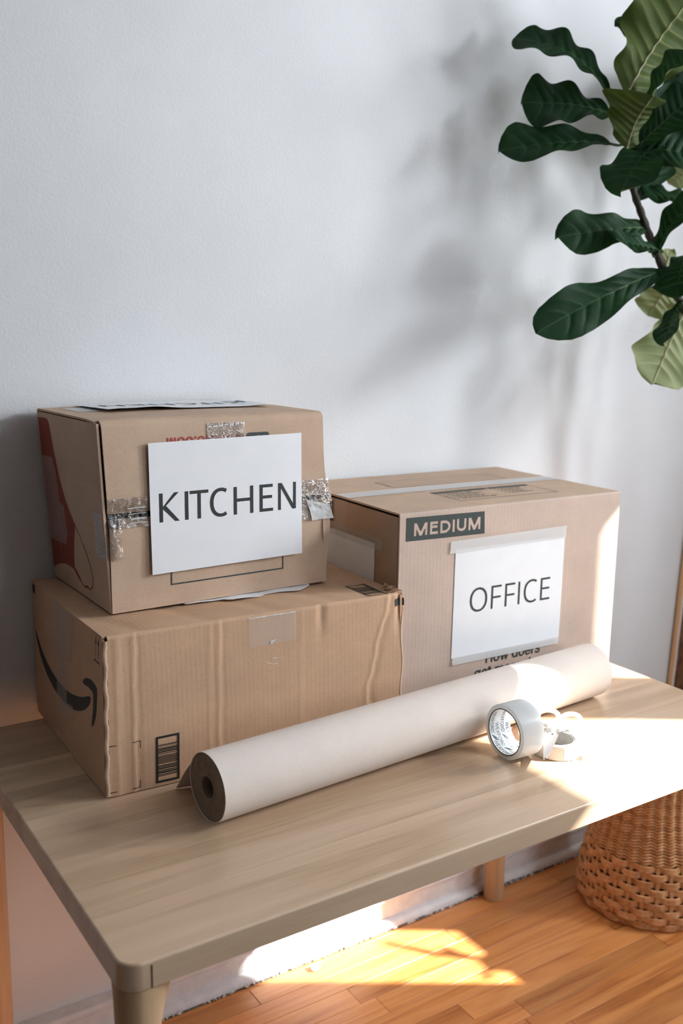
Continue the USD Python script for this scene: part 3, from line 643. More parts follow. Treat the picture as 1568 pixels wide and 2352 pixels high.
obj(br, 'top_flap', bb_.flap(.006, BD / 2 - .0005, 120, 34), K_BROWN, smooth=50)
obj(br, 'top_flap', bb_.flap(BD / 2 + .0005, BD - .006, 60, 16), K_BROWN, smooth=50)
obj(br, 'bottom_panel', bx(.143, .683, -.392, .002, BZ + .0003, BZ + .004), INSIDE)
def torn_edge(U, W):  # the bared pale edge of the front board at the left corner
    wv = .0004 * np.sin(W * 90) + .0004 * np.sin(W * 390 + 1)
    return GF(-.001 + .0065 * U + wv * U * np.clip(W / .1, 0, 1), W, .0012 + .0014 * np.sin(U * 3.1) + 0 * W)
obj(br, 'torn_edge', sheet(torn_edge, np.linspace(0, 1, 5), np.linspace(.002, .252, 70), .002), K_EDGE, smooth=40, label='bared pale board edge at the front left corner')
def side_edge(U, W): return bb_.G('front')(.5535 + .0045 * U, W, -.0025 * U + .0007)
obj(br, 'torn_edge', sheet(side_edge, np.linspace(0, 1, 3), np.linspace(.002, .225, 24), .002), K_EDGE, smooth=40, label='pale board edge at the front right corner')
# crushed corner
cr_ = []
rr = random.Random(21)
for k in range(8):
    p0 = gb(np.array(.536 + .0015 * k), np.array(.010 + rr.uniform(0, .035)), .001); q0 = gb(np.array(.551 + rr.uniform(-.002, .003)), np.array(.003 + .007 * k), .002 + rr.uniform(0, .004))
    mid = (p0 + q0) / 2 + V(0, 0, rr.uniform(.002, .005)); w = V(rr.uniform(-.006, .006), rr.uniform(.006, .012), 0)
    cr_.append(sheet(lambda U, W, p0=p0, q0=q0, mid=mid, w=w: ((1 - U) ** 2)[..., None] * p0 + (2 * U * (1 - U))[..., None] * mid + (U * U)[..., None] * q0 + (W - .5)[..., None] * w * (1 - .3 * U)[..., None] + (W * (1 - W))[..., None] * V(0, 0, .008), np.linspace(0, 1, 6), np.linspace(0, 1, 5), .001))
obj(br, 'crushed_corner', cat_(cr_), K_BROWN, smooth=40, label='crumpled corner folds beside the OFFICE box')
# prints
arrow = Polygon(catmull([(.398, .1655), (.3713, .1457), (.3386, .1274), (.2967, .1152), (.2612, .1103), (.1966, .1096), (.1509, .117), (.1092, .1282), (.0745, .1409), (.068, .1362), (.0775, .125), (.1002, .1102), (.1303, .0972), (.1616, .0884), (.2082, .0826), (.2605, .0831), (.3021, .0906), (.3365, .1026), (.3664, .122), (.3868, .1446)], 5, True)).buffer(0)
head = Polygon(catmull([(.108, .1545), (.102, .1607), (.0835, .1685), (.0626, .1717), (.0399, .1694), (.0335, .1625), (.0371, .1424), (.0425, .1205), (.0564, .0995), (.0638, .0945), (.0647, .101), (.0577, .1216), (.0535, .1459), (.0579, .1532), (.0779, .1553), (.0991, .1529)], 5, True)).buffer(0)
obj(lp_, 'arrow_print', ink(GL, unary_union([arrow, head])), INK, label='curved black arrow print')
ups = [stroke([(.0365, .217), (.0345, .245)], .0012), stroke([(.0240, .2170), (.0225, .245)], .0012), Polygon([(.0375, .240), (.0310, .240), (.0342, .2515)]), Polygon([(.0255, .240), (.0190, .240), (.0222, .2515)]), stroke([(.0454, .2118), (.0190, .2108)], .0025)]
obj(lp_, 'up_arrows', ink(GL, unary_union(ups)), INK, label='this-way-up arrows')
obj(lp_, 'printed_tab', ink(GL, sbox(.388, .236, .404, .252)), INK)
obj(lp_, 'tape', ink(GL, Polygon([(.2688, .2535), (.1529, .2535), (.1620, .2100), (.1695, .1672), (.215, .163), (.2734, .1500)]), .001), TAPE_DULL, label='worn pale tape down the end of the box')
obj(lp_, 'tape', ink(GL, Polygon([(.2600, .1571), (.1982, .1583), (.1992, .0885), (.1652, .0930), (.1674, .0720), (.180, .064), (.195, .069), (.21, .058), (.222, .062), (.235, .052), (.245, .056), (.2604, .0434)]), .0014), TAPE_DULL, label='lower strip of torn pale tape')
br1 = unary_union([stroke([(.0174, .0834), (.0057, .0834), (.0057, .0713)], .0011), stroke([(.0049, .0194), (.0049, .0071), (.0174, .0071)], .0011), stroke([(.0437, .0829), (.0561, .0829), (.0561, .0715)], .0011), stroke([(.0433, .0060), (.0556, .0060), (.0556, .0181)], .0011)])
obj(fp_, 'printed_brackets', ink(GF, br1, .0008, .004), INK, label='black corner marks for a label')
def barcode(x0, x1, y0, y1, fr_, seed, m0=.17, m1=.14):
    r = random.Random(seed); o = sbox(x0, y0, x1, y1); g = [o.difference(o.buffer(-fr_, join_style=2))]
    y_ = y0 + (y1 - y0) * m1; top_ = y1 - (y1 - y0) * m0; u = (top_ - y_) / 60
    while y_ < top_:
        h = r.choice((1, 1, 1, 2, 2, 3)) * u; g.append(sbox(x0 + fr_, y_, x1 - fr_, min(y_ + h, top_))); y_ += h + r.choice((1, 1, 1, 2, 3)) * u
    return unary_union(g)
obj(fp_, 'barcode', ink(GF, barcode(.0819, .1215, .0058, .0835, .0034, 4), .0008, .02), INK, label='framed barcode printed low on the front')
obj(fp_, 'printed_tab', ink(GF, sbox(.5385, .2350, .5560, .2485), .0010, .004), INK_G)
r_top = [k for k in range(2)]
bc2 = barcode(0, .0415, 0, .083, .0030, 9)
bc2 = affinity.translate(affinity.rotate(bc2, 0, origin=(0, 0)), .4880, .0015)
gb2 = lambda a, b, o=0: gb(a, np.maximum(b, .0), o)
obj(stage.GetPrimAtPath(br + '/top_flap').GetPath().pathString, 'barcode', ink(gb2, affinity.translate(bc2, 0, .004), .0012, .02), INK, label='framed barcode printed on the lid')
# clear tape on the front
obj(fp_, 'tape', tape_patch(GF, .246, .335, .204, .2535, .0004, 15, .0006), TAPE_FAINT, smooth=30, label='clear tape over the top edge')
obj(fp_, 'tape_edge', cat_([ink(GF, stroke([(.246 + .011 * k, .2535), (.256 + .011 * k, .2537)], .0014 + .0005 * (k % 3)), .0014) for k in range(8)]), TAPE_MATTE, label='white edge of the clear tape')
obj(fp_, 'tape_crease', cat_([ink(GF, Polygon([(.2855, .2105), (.2975, .2115), (.2865, .2035)]), .0016), ink(GF, stroke([(.290, .179), (.298, .1795)], .0016), .0016), ink(GF, stroke(catmull([(.279, .175), (.287, .170), (.299, .169)], 4), .0010), .0016)]), TAPE_MATTE, label='bright creases in the clear tape')
obj(fp_, 'tape_crease', ink(GF, stroke([(.243, .181), (.262, .193), (.286, .208)], .0009), .0012), TAPE_DULL)
obj(fp_, 'tape_mark', ink(GF, Polygon([(.484, .0560), (.5130, .0585), (.5150, .0310), (.5440, .0350), (.542, .058), (.5150, .0580), (.515, .040), (.484, .040)]).buffer(0), .0010), TAPE_FAINT, label='faint dark tape mark low on the right')

# ---- OFFICE box
OO = V(.694, -.394, H); ang = -.0355; e1 = V(math.cos(ang), math.sin(ang), 0); e2 = V(-e1[1], e1[0], 0); OW, OD, OH = .561, .4035, .402
cn = [OO, OO + e1 * OW, OO + e1 * OW + e2 * OD, OO + e2 * OD]
ob = Carton(cn, [c + V(0, 0, OH) for c in cn], .004)
ob.disp['top'] = lambda S_, T_: -.004 * np.clip(1 - np.abs(T_ - OD / 2) / .05, 0, 1) * 0 + .0012 * np.sin(np.clip(S_ / OW, 0, 1) * np.pi) * np.clip(T_ / .05, 0, 1) * np.clip((OD - T_) / .05, 0, 1)
ob.disp['front'] = lambda S_, T_: (.0015 * np.sin(S_ / OW * np.pi) * np.sin(T_ / OH * np.pi), np.zeros_like(S_))
of = thing('moving_box', 'sunlit medium moving box marked OFFICE at the right end of the table', 'cardboard box', tuple(OO + e1 * .28 + e2 * .2))
GF, GL = ob.G('front'), ob.G('left')
fo = obj(of, 'front_panel', ob.board('front', 0, OW, 0, OH, 40, 28), K_OFFICE, smooth=40)
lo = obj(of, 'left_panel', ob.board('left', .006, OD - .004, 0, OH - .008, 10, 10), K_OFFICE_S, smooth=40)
obj(of, 'right_panel', ob.board('right', .004, OD - .004, 0, OH - .008, 10, 10), K_OFFICE, smooth=40)
obj(of, 'back_panel', ob.board('back', 0, OW, 0, OH, 10, 10), K_OFFICE, smooth=40)
go, _, _ = ob.Gtop()
obj(of, 'top_flap', ob.flap(.004, OD / 2 - .0008, 40, 20), K_OFFICE_S if False else K_KITCHEN, smooth=40)
obj(of, 'top_flap', ob.flap(OD / 2 + .0008, OD - .004, 40, 20), K_KITCHEN, smooth=40)
tf0, tf1 = of + '/top_flap', of + '/top_flap_001'
ipts = [OO + e1 * .008 + e2 * .008, OO + e1 * (OW - .008) + e2 * .008, OO + e1 * (OW - .008) + e2 * (OD - .008), OO + e1 * .008 + e2 * (OD - .008)]
obj(of, 'bottom_panel', hull([p + V(0, 0, z) for p in ipts for z in (.0004, .004)]), INSIDE)
inn = [OO + e1 * .006 + e2 * .006, OO + e1 * (OW - .006) + e2 * .006, OO + e1 * (OW - .006) + e2 * (OD - .006), OO + e1 * .006 + e2 * (OD - .006)]
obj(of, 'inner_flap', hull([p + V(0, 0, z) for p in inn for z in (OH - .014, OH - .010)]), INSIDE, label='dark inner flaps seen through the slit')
md = Polygon([(.0140, .3495), (.1975, .3472), (.1955, .3908), (.0140, .3932)]).difference(affinity.skew(word([('M', .0315, .0625), ('E', .0675, .0870), ('D', .0912, .1155), ('I', .1198, .1255), ('U', .1300, .1530), ('M', .1575, .1870)], .3575, .3815, .0058), 0, -.3, origin=(.1, .37)))
obj(fo, 'label_print', ink(GF, md), INK_G, label='dark printed panel with MEDIUM left bare')
obj(fo, 'lettering', ink(GF, fit_text('How doers', .2142, .3566, .0838, .0205, True), size=.01), INK_G, label='How doers, printed under the sign')
obj(fo, 'lettering', ink(GF, fit_text('get more done.', .1872, .392, .0560, .0205, True), size=.01), INK_G, label='second printed line, mostly behind the roll')
Po, so = sign_sheet(GF, .1272, .1070, .279, .216, -.005, .0012, lambda U, W: .0010 * np.sin(U * 3.1) * np.sin(W * 3.1))
sgo = obj(of, 'paper_sign', so, PAPER, smooth=40, label='white sheet reading OFFICE, taped top and bottom')
wo = word([('O', .1666, .209), ('F', .2188, .2439), ('F', .2538, .2790), ('I', .2875, .292), ('C', .3025, .340), ('E', .3470, .3727)], .1945, .2410, .0046)
obj(sgo, 'lettering', ink(on_sign(Po, .1272, .1070, .279, .216, -.005), wo, .0004), INK_G, label='OFFICE')
obj(sgo, 'tape', ink(GF, torn_rect((.1150, .3280), (.4095, .3318), .0235, 4, 6, .0016), .0030), TAPE_MATTE, label='translucent white tape along the top of the sign')
obj(sgo, 'tape', ink(GF, torn_rect((.1290, .1010), (.4040, .1025), .0150, 9, 6, .0022), .0032), TAPE_MATTE, label='translucent white tape along the bottom of the sign')
# left side: dark printed ring, taped sheet
ring = sbox(.2350, .3470, .330, .3885); ring = ring.difference(ring.buffer(-.0165, join_style=2)); ring = ring.intersection(sbox(.2, .3, .3, .4))
obj(lo, 'label_print', ink(GL, sbox(.2350, .3470, .330, .3885).difference(sbox(.2530, .3530, .320, .3800))), INK_G, label='dark printed panel at the back of the left side')
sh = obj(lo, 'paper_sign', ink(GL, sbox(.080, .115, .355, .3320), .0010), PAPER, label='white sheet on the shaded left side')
obj(sh, 'tape', ink(GL, torn_rect((.372, .3330), (.0520, .3330), .0240, 14, 6, .002), .0020), TAPE_DULL, label='dull tape holding the side sheet')
gtop = lambda a, b, o=0: go(a, b, o)
obj(of, 'tape', ink(gtop, sbox(-.0005, .2015 - .024, OW, .2015 + .024), .0012, .01), TAPE_MATTE, label='white tape along the lid seam')
obj(of, 'tape', ink(GL, sbox(.182, .30, .225, .396), .0012), TAPE_FAINT, label='end of the seam tape turned down the left side')
fr1 = Polygon([(.150, .240), (.457, .243), (.457, .318), (.150, .316)]); fr1 = fr1.difference(fr1.buffer(-.0018, join_style=2)); fr1 = fr1.union(stroke([(.15, .265), (.457, .268)], .0012)).union(stroke([(.15, .291), (.457, .294)], .0012))
obj(tf1, 'printed_frame', ink(gtop, fr1, .0006), INK_G, label='ruled outline printed on the back flap')
fr2 = sbox(.180, .053, .433, .155); g2 = [fr2.difference(fr2.buffer(-.0016, join_style=2)), sbox(.180, .141, .318, .1565), sbox(.325, .141, .433, .1565)]
rl = random.Random(2)
for k in range(6):
    y_ = .130 - .0115 * k
    g2.append(sbox(.188, y_, .192, y_ + .004)); x_ = .200
    while x_ < .200 + (.075 if k % 2 else .058): w_ = rl.uniform(.006, .016); g2.append(sbox(x_, y_ + .0004, x_ + w_, y_ + .0036)); x_ += w_ + .003
for k in range(5):
    y_ = .130 - .0115 * k
    g2.append(sbox(.328, y_, .332, y_ + .004)); x_ = .340
    while x_ < .385: w_ = rl.uniform(.006, .016); g2.append(sbox(x_, y_ + .0004, x_ + w_, y_ + .0036)); x_ += w_ + .003
obj(tf0, 'printed_list', ink(gtop, unary_union(g2), .0006), INK_G, label='printed checklist panel with two dark headings')

# ------------------------------------------------------------------ roll of kraft paper
RX, RY, RA, RL, RR = .2356, -.5437, .0740, .8938, .0534
ra = V(math.cos(RA), math.sin(RA), 0); rb = V(-ra[1], ra[0], 0); rc = V(RX, RY, H + RR)
ro = thing('paper_roll', 'long roll of brown kraft wrapping paper lying in front of the boxes', 'paper roll', (RX, RY, H))
def cyl(r0, s0, s1, n=96, r1=None, inward=False):
    prof = [(r0, s0), (r0, s1), (r1 or r0, s1), (r1 or r0, s0)]
    t = lathe(prof, n); t.apply_transform(np.r_[np.c_[rb, np.cross(ra, rb), ra, rc], [[0, 0, 0, 1]]]); t.fix_normals(); return t
# outer sheet with the loose edge hanging behind
th_ = np.linspace(0, 2 * np.pi, 97)
def outer(U, W):
    r = RR - .0002 + 0 * U
    return rc + ra * (W * RL)[..., None] + (r * np.cos(U))[..., None] * rb + (r * np.sin(U))[..., None] * V(0, 0, 1)
obj(ro, 'paper', cyl(RR - .0001, 0, RL, r1=RR - .0012), ROLL_M, smooth=40)
obj(ro, 'wound_end', cyl(RR - .0013, .0012, RL - .0012, r1=.0205), ROLL_END, smooth=40, label='dark wound layers of the roll end')
obj(ro, 'core', cyl(.0204, .0006, RL - .0006, r1=.0170), ROLL_CORE, smooth=40, label='brown cardboard core tube')
def loose(U, W):
    a = math.radians(36); y0, z0 = RR * math.cos(a) + .0003, RR + RR * math.sin(a)
    y1 = .118 - .066 * W ** .5; yy = y0 + (y1 - y0) * U; zz = z0 + (.0012 - z0) * U ** (1.15) + .004 * np.sin(U * np.pi)
    return V(RX, RY, H) + ra * (.014 + W * (RL - .03) - .004 * U * (1 - W))[..., None] + yy[..., None] * rb + zz[..., None] * V(0, 0, 1)
obj(ro, 'loose_edge', sheet(loose, np.linspace(1, 0, 14), np.linspace(0, 1, 20)[::-1], .0003), ROLL_M, smooth=40, label='loose outer edge of the paper behind the roll')
tri = [V(.2505, -.4150, H + .0105), V(.2562, -.4180, H + .0103), V(.2540, -.4200, H + .0014)]
obj(ro, 'torn_tab', sheet(lambda U, W: (tri[0] * (1 - U)[..., None] + tri[1] * U[..., None]) * W[..., None] + tri[2] * (1 - W)[..., None] , np.linspace(0, 1, 4), np.linspace(.02, 1, 4), .0003), ROLL_M, label='pale torn corner of the loose paper')

# ------------------------------------------------------------------ packing tape, masking tape, scissors
TP = V(.7656, -.6146, H); TR_, TC, TW = .0486, .0412, .0486
pt = thing('packing_tape', 'roll of clear packing tape standing on its edge, printed white core', 'tape roll', tuple(TP))
ax = V(math.cos(-.016), math.sin(-.016), 0); ay = V(-ax[1], ax[0], 0); Rm = np.r_[np.c_[ay, np.cross(ax, ay), ax, TP + V(0, 0, TR_)], [[0, 0, 0, 1]]]
def axial(prof, n=96):
    t = lathe(prof, n); t.apply_transform(Rm); t.fix_normals(); return t
bv = .0008
TAPE_BODY = mat('clear_tape_roll', {'p': ('principled_bsdf', {'base_color': (.90, .92, .92), 'roughness': .25, 'specular_ior_level': .5}), 't': ('translucent_bsdf', {'color': (.95, .96, .96)}), 'x': ('mix_closure', {'fac': .6})}, [('p.BSDF', 'x.closure1'), ('t.BSDF', 'x.closure2')], surface='x.closure')
obj(pt, 'tape', axial([(TR_ - bv, .0), (TR_, bv), (TR_, TW - bv), (TR_ - bv, TW), (TC, TW), (TC, 0)]), TAPE_BODY, smooth=50)
co = obj(pt, 'core', axial([(TC - .0002, -.0003), (TC - .0002, TW + .0003), (TC - .0016, TW + .0003), (TC - .0016, -.0003)]), plain('core_board_edge', (.13, .085, .05), .85), smooth=50, label='brown board edge of the core')
ci = obj(pt, 'core_lining', axial([(TC - .0017, .0004), (TC - .0017, TW - .0004), (TC - .0020, TW - .0004), (TC - .0020, .0004)]), plain('core_white', (.80, .82, .83), .55), smooth=50, label='white printed lining of the core')
def Gcore(S_, T_, off=0):
    """S round the inside, T along the axis"""
    r = TC - .0021 - off; a = np.asarray(S_) / TC
    return TP + V(0, 0, TR_) + ax * np.asarray(T_)[..., None] + r * (np.cos(a)[..., None] * ay + np.sin(a)[..., None] * np.cross(ax, ay))
BLUE = plain('ink_slate_blue', (.05, .085, .11), .5)
wx = fit_text('WEXFORD', 0, .046, 0, .0072); leafm = Polygon([(.049, .0), (.058, .003), (.064, .0105), (.056, .0085), (.053, .005)]); dot = Point(.0480, .0075).buffer(.0009).difference(Point(.0480, .0075).buffer(.0004))
unit = unary_union([wx, leafm, dot]); rows = []
for q, (t0, sh0) in enumerate(((.003, .0), (.0145, .030), (.026, .004), (.0375, .034))):
    for k in range(4): rows.append(affinity.translate(unit, sh0 + k * .0605, t0))
allw = unary_union(rows).intersection(sbox(0, .0015, 2 * np.pi * TC * .97, TW - .0015))
def core_words():
    v, f = flat(allw, .004); p = Gcore(-v[:, 0] + .03, v[:, 1], .0002); t = trimesh.Trimesh(p, f, process=False); return t
obj(ci, 'lettering', core_words(), BLUE, label='repeated WEXFORD lettering round the core')
# masking tape, flat
MP = V(.8672, -.6407, H); MR, MC, MH = .0431, .0300, .0258
mt = thing('masking_tape', 'small white roll of tape lying flat under the scissors', 'tape roll', tuple(MP))
MASK = plain('masking_tape_white', (.80, .775, .73), .55)
def upright(prof, n=80):
    t = lathe(prof, n); t.apply_translation(MP); return t
obj(mt, 'tape', upright([(MR - .0006, .0004), (MR, .001), (MR, MH - .001), (MR - .0006, MH), (MC + .002, MH), (MC + .002, .0004)]), MASK, smooth=50)
obj(mt, 'core', upright([(MC + .0019, .0008), (MC + .0019, MH - .0012), (MC, MH - .0012), (MC, .0008)]), noise_mat('core_grey_print', (.42, .45, .45), (.62, .64, .64), 160, .7, stretch=(1, 1, 6), spec=.2), smooth=50, label='grey printed core')
def tail(U, W):
    a = -2.05 + U * .62; r = MR + .0004 + .010 * np.clip(U - .35, 0, 1) ** 1.5 * (1 - .5 * W)
    x, y_ = MP[0] + r * np.cos(a) , MP[1] + r * np.sin(a)
    return np.stack([x, y_, MP[2] + .001 + (MH - .002) * W - .0 * U], -1)
obj(mt, 'tape_end', sheet(tail, np.linspace(0, 1, 14), np.linspace(0, 1, 6), .00025), MASK, smooth=50, label='loose torn end of the tape')
def curl(U, W):
    a = U * 4.2; r = .0042; c = tail(np.ones(1), np.zeros(1))[0] + V(.002, -.002, .0045)
    return np.stack([c[0] + r * np.cos(a) * .9 + W * .004, c[1] - r * .6 * np.cos(a) - .006 * W, c[2] + r * np.sin(a) - .001], -1)
obj(mt, 'tape_curl', sheet(curl, np.linspace(0, 1, 14), np.linspace(0, 1, 4), .00025), MASK, smooth=50, label='curled corner of the loose end')
# scissors lying on the masking tape
SZ = H + MH + .0004
sc = thing('scissors', 'small white-handled scissors resting on the flat white tape roll', 'scissors', (.868, -.624, SZ))
PLASTIC = plain('white_plastic', (.84, .84, .82), .35); STEEL = mat('steel', {'p': ('principled_bsdf', {'base_color': (.62, .63, .65), 'metallic': 1.0, 'roughness': .28})})
def extrude2(poly, z0, z1):
    t = trimesh.creation.extrude_polygon(poly, z1 - z0, engine='earcut'); t.apply_translation((0, 0, z0)); return t
bl1 = Polygon([(.7862, -.6872), (.7885, -.6896), (.8130, -.6755), (.8500, -.6500), (.8745, -.6330), (.8850, -.6190), (.8740, -.6110), (.8600, -.6190), (.8350, -.6430)])
bl2 = Polygon([(.7842, -.6868), (.7868, -.6880), (.8200, -.6580), (.8520, -.6330), (.8800, -.6160), (.8720, -.6050), (.8560, -.6120), (.8440, -.6240), (.8150, -.6560)])
obj(sc, 'blade', extrude2(bl1, SZ + .0021, SZ + .0036), STEEL, label='upper steel blade')
obj(sc, 'blade', extrude2(bl2, SZ + .0003, SZ + .0018), STEEL, label='lower steel blade')
pv_ = lathe([(.0018, 0), (.0018, .0004), (.0012, .0008), (.0004, .0008), (.0004, 0)], 20); pv_.apply_translation((.8682, -.6242, SZ + .0036))
obj(sc, 'pivot_screw', pv_, plain('screw_dark', (.10, .10, .11), .3, metallic=1.0), smooth=40)
def loop_handle(cpts, arm, name):
    ringp = catmull(cpts, 8, True); ringp = np.c_[ringp, np.full(len(ringp), SZ + .0048)]
    t = tube(ringp, 1.0, 12, True, np.c_[np.cos(np.arange(12) * np.pi / 6) * .0046, np.sin(np.arange(12) * np.pi / 6) * .0042])
    a = np.c_[catmull(arm, 6), np.zeros(len(catmull(arm, 6)))]; a[:, 2] = SZ + .0046
    t2 = tube(a, np.linspace(.0046, .0054, len(a)), 12); t2.vertices[:, 2] = (t2.vertices[:, 2] - SZ - .0046) * .72 + SZ + .0046
    obj(sc, name, cat_([t, t2]), PLASTIC, smooth=60)
loop_handle([(.9150, -.6255), (.9090, -.6120), (.9200, -.5925), (.9400, -.5790), (.9580, -.5760), (.9680, -.5850), (.9620, -.6010), (.9420, -.6180), (.9250, -.6270)], [(.8870, -.6195), (.8980, -.6185), (.9120, -.6170)], 'handle')
loop_handle([(.8940, -.5990), (.9140, -.5890), (.9330, -.5750), (.9440, -.5590), (.9420, -.5450), (.9270, -.5380), (.9090, -.5470), (.8930, -.5650), (.8850, -.5860)], [(.8765, -.6075), (.8825, -.6025), (.8900, -.5960)], 'handle')

SHIFT = Gf.Vec3d(.868 - .004, -.624 - .009, SZ); UsdGeom.XformCommonAPI(stage.GetPrimAtPath(sc)).SetTranslate(SHIFT)

# ------------------------------------------------------------------ basket
BC = V(1.645, -.255, 0)
bk = thing('basket', 'orange-brown woven wicker basket on the floor beneath the table end', 'basket', tuple(BC))
BP = np.array([(0, .163), (.012, .171), (.03, .1735), (.078, .171), (.122, .160), (.166, .150), (.20, .140), (.26, .127), (.32, .122), (.37, .126)])
rad = lambda z: np.interp(z, BP[:, 0], BP[:, 1])
NS = 30
def weave(z, amp, prof, phase, freq, n=240, zj=.0, slant=0.0, r_off=0.0, sharp=1.6):
    a = np.arange(n) * 2 * np.pi / n; r = rad(z) + r_off + amp * np.tanh(sharp * np.cos(a * freq + phase * np.pi)) / math.tanh(sharp)
    p = np.c_[BC[0] + r * np.cos(a), BC[1] + r * np.sin(a), z + zj * np.sin(a * 5 + z * 90) + slant * np.sin(a * freq + phase * np.pi)]
    return tube(p, 1.0, closed=True, prof=prof)
def ribbed(h, d, k=3):
    """cross-section of a flat band of k parallel canes"""
    pts = []
    for i in range(k):
        for a in np.linspace(-np.pi / 2, np.pi / 2, 5)[:-1] if i < k - 1 else np.linspace(-np.pi / 2, np.pi / 2, 5):
            pts.append((d * .5 + d * .5 * math.cos(a), -h / 2 + h / k * (i + .5) + h / k / 2 * math.sin(a)))
    pts += [(-d * .5, h / 2), (-d * .5, -h / 2)]
    return np.array(pts)
flat_st = np.array([(-.0016, -.0045), (.0018, -.0045), (.0026, -.0022), (.0018, 0), (.0026, .0022), (.0018, .0045), (-.0016, .0045)])
for k in range(NS):
    a = k * 2 * np.pi / NS
    zs = np.linspace(.004, .365, 16); r = rad(zs)
    er_, et_ = V(math.cos(a), math.sin(a), 0), V(-math.sin(a), math.cos(a), 0); vs_, m_ = [], len(flat_st)
    for z_, r1 in zip(zs, r): vs_ += [BC + er_ * (r1 + q[0]) + et_ * q[1] * (1 if z_ < .17 else .62) + V(0, 0, z_) for q in flat_st]
    fs_ = []
    for i_ in range(15):
        for j_ in range(m_): fs_ += [(i_ * m_ + j_, i_ * m_ + (j_ + 1) % m_, (i_ + 1) * m_ + (j_ + 1) % m_), (i_ * m_ + j_, (i_ + 1) * m_ + (j_ + 1) % m_, (i_ + 1) * m_ + j_)]
    obj(bk, 'stake', trimesh.Trimesh(np.array(vs_), fs_, process=False), WICKER2, smooth=60)
zb = [.0135 + .0178 * k for k in range(9)]
for k, z in enumerate(zb): obj(bk, 'woven_band', weave(z, .0042, ribbed(.0172, .0028, 4), k % 2, NS / 2, zj=.0007, r_off=.0006), WICKER if k % 3 else WICKER2, smooth=50)
z = zb[-1] + .0130; k = 0
a6 = np.arange(6) * np.pi / 3; cpf = np.c_[np.cos(a6) * .0030, np.sin(a6) * .0030]
while z < .362:
    obj(bk, 'cane_strand', weave(z, .0030, cpf, 0, NS, n=300, zj=.0004, slant=.0016, r_off=.0022), WICKER if k % 4 else WICKER2, smooth=60); z += .0072; k += 1
obj(bk, 'rim', weave(.368, .0008, np.c_[np.cos(a6) * .007, np.sin(a6) * .006], 0, NS, n=100), WICKER2, smooth=60)
obj(bk, 'foot_ring', weave(.0045, .001, np.c_[np.cos(a6) * .005, np.sin(a6) * .0042], 0, NS, n=100), WICKER2, smooth=60)
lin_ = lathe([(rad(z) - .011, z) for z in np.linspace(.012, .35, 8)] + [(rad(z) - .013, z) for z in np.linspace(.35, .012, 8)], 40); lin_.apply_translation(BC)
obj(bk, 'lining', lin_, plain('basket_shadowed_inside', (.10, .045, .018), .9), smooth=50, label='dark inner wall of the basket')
bt = lathe([(.0, .006), (.158, .006), (.158, .012), (.0, .012)], 40); bt.apply_translation(BC)
obj(bk, 'base', bt, WICKER2, label='woven base')

# ------------------------------------------------------------------ fiddle-leaf fig
fig = thing('fiddle_leaf_fig', 'tall fiddle-leaf fig with dark green leathery leaves growing from the basket', 'plant', (1.70, -.25, .013))
pot = lathe([(.001, .0132), (.095, .0132), (.105, .25), (.101, .25), (.092, .018), (.001, .018)], 40); pot.apply_translation((1.655, -.252, 0))
obj(fig, 'pot', pot, plain('nursery_pot', (.03, .03, .03), .5), smooth=40)
soil = lathe([(.001, .20), (.096, .20), (.098, .235), (.05, .24), (.001, .243)], 40); soil.apply_translation((1.655, -.252, 0))
obj(fig, 'soil', soil, noise_mat('soil', (.02, .013, .008), (.06, .04, .026), 120, .95, bump=1.0), smooth=40)
trunk = catmull([(1.672, -.25, .235), (1.700, -.25, .36), (1.728, -.25, .56), (1.757, -.25, .884), (1.765, -.25, 1.2), (1.714, -.25, 1.445)], 8)
obj(fig, 'trunk', tube(trunk, np.linspace(.0195, .012, len(trunk)) * (1 + .06 * np.sin(np.arange(len(trunk)) * 2.3)), 14), BARK_M, smooth=60, label='brown woody trunk')
st = catmull([(1.714, -.25, 1.445), (1.604, -.25, 1.545), (1.568, -.25, 1.584), (1.524, -.25, 1.631), (1.481, -.25, 1.686), (1.45, -.25, 1.731), (1.432, -.24, 1.777), (1.423, -.23, 1.833), (1.42, -.22, 1.907), (1.425, -.22, 1.998)], 6)
stem_p = obj(fig, 'stem', tube(st, np.linspace(.0105, .006, len(st)) * (1 + .12 * np.sin(np.arange(len(st)) * 1.9)), 10), STEM_M, smooth=60, label='dark leaning upper stem')
st2 = catmull([(1.765, -.25, 1.2), (1.80, -.27, 1.5), (1.84, -.26, 1.8), (1.83, -.24, 2.1)], 6)
obj(fig, 'stem', tube(st2, np.linspace(.011, .006, len(st2)), 10), STEM_M, smooth=60, label='second upright stem')

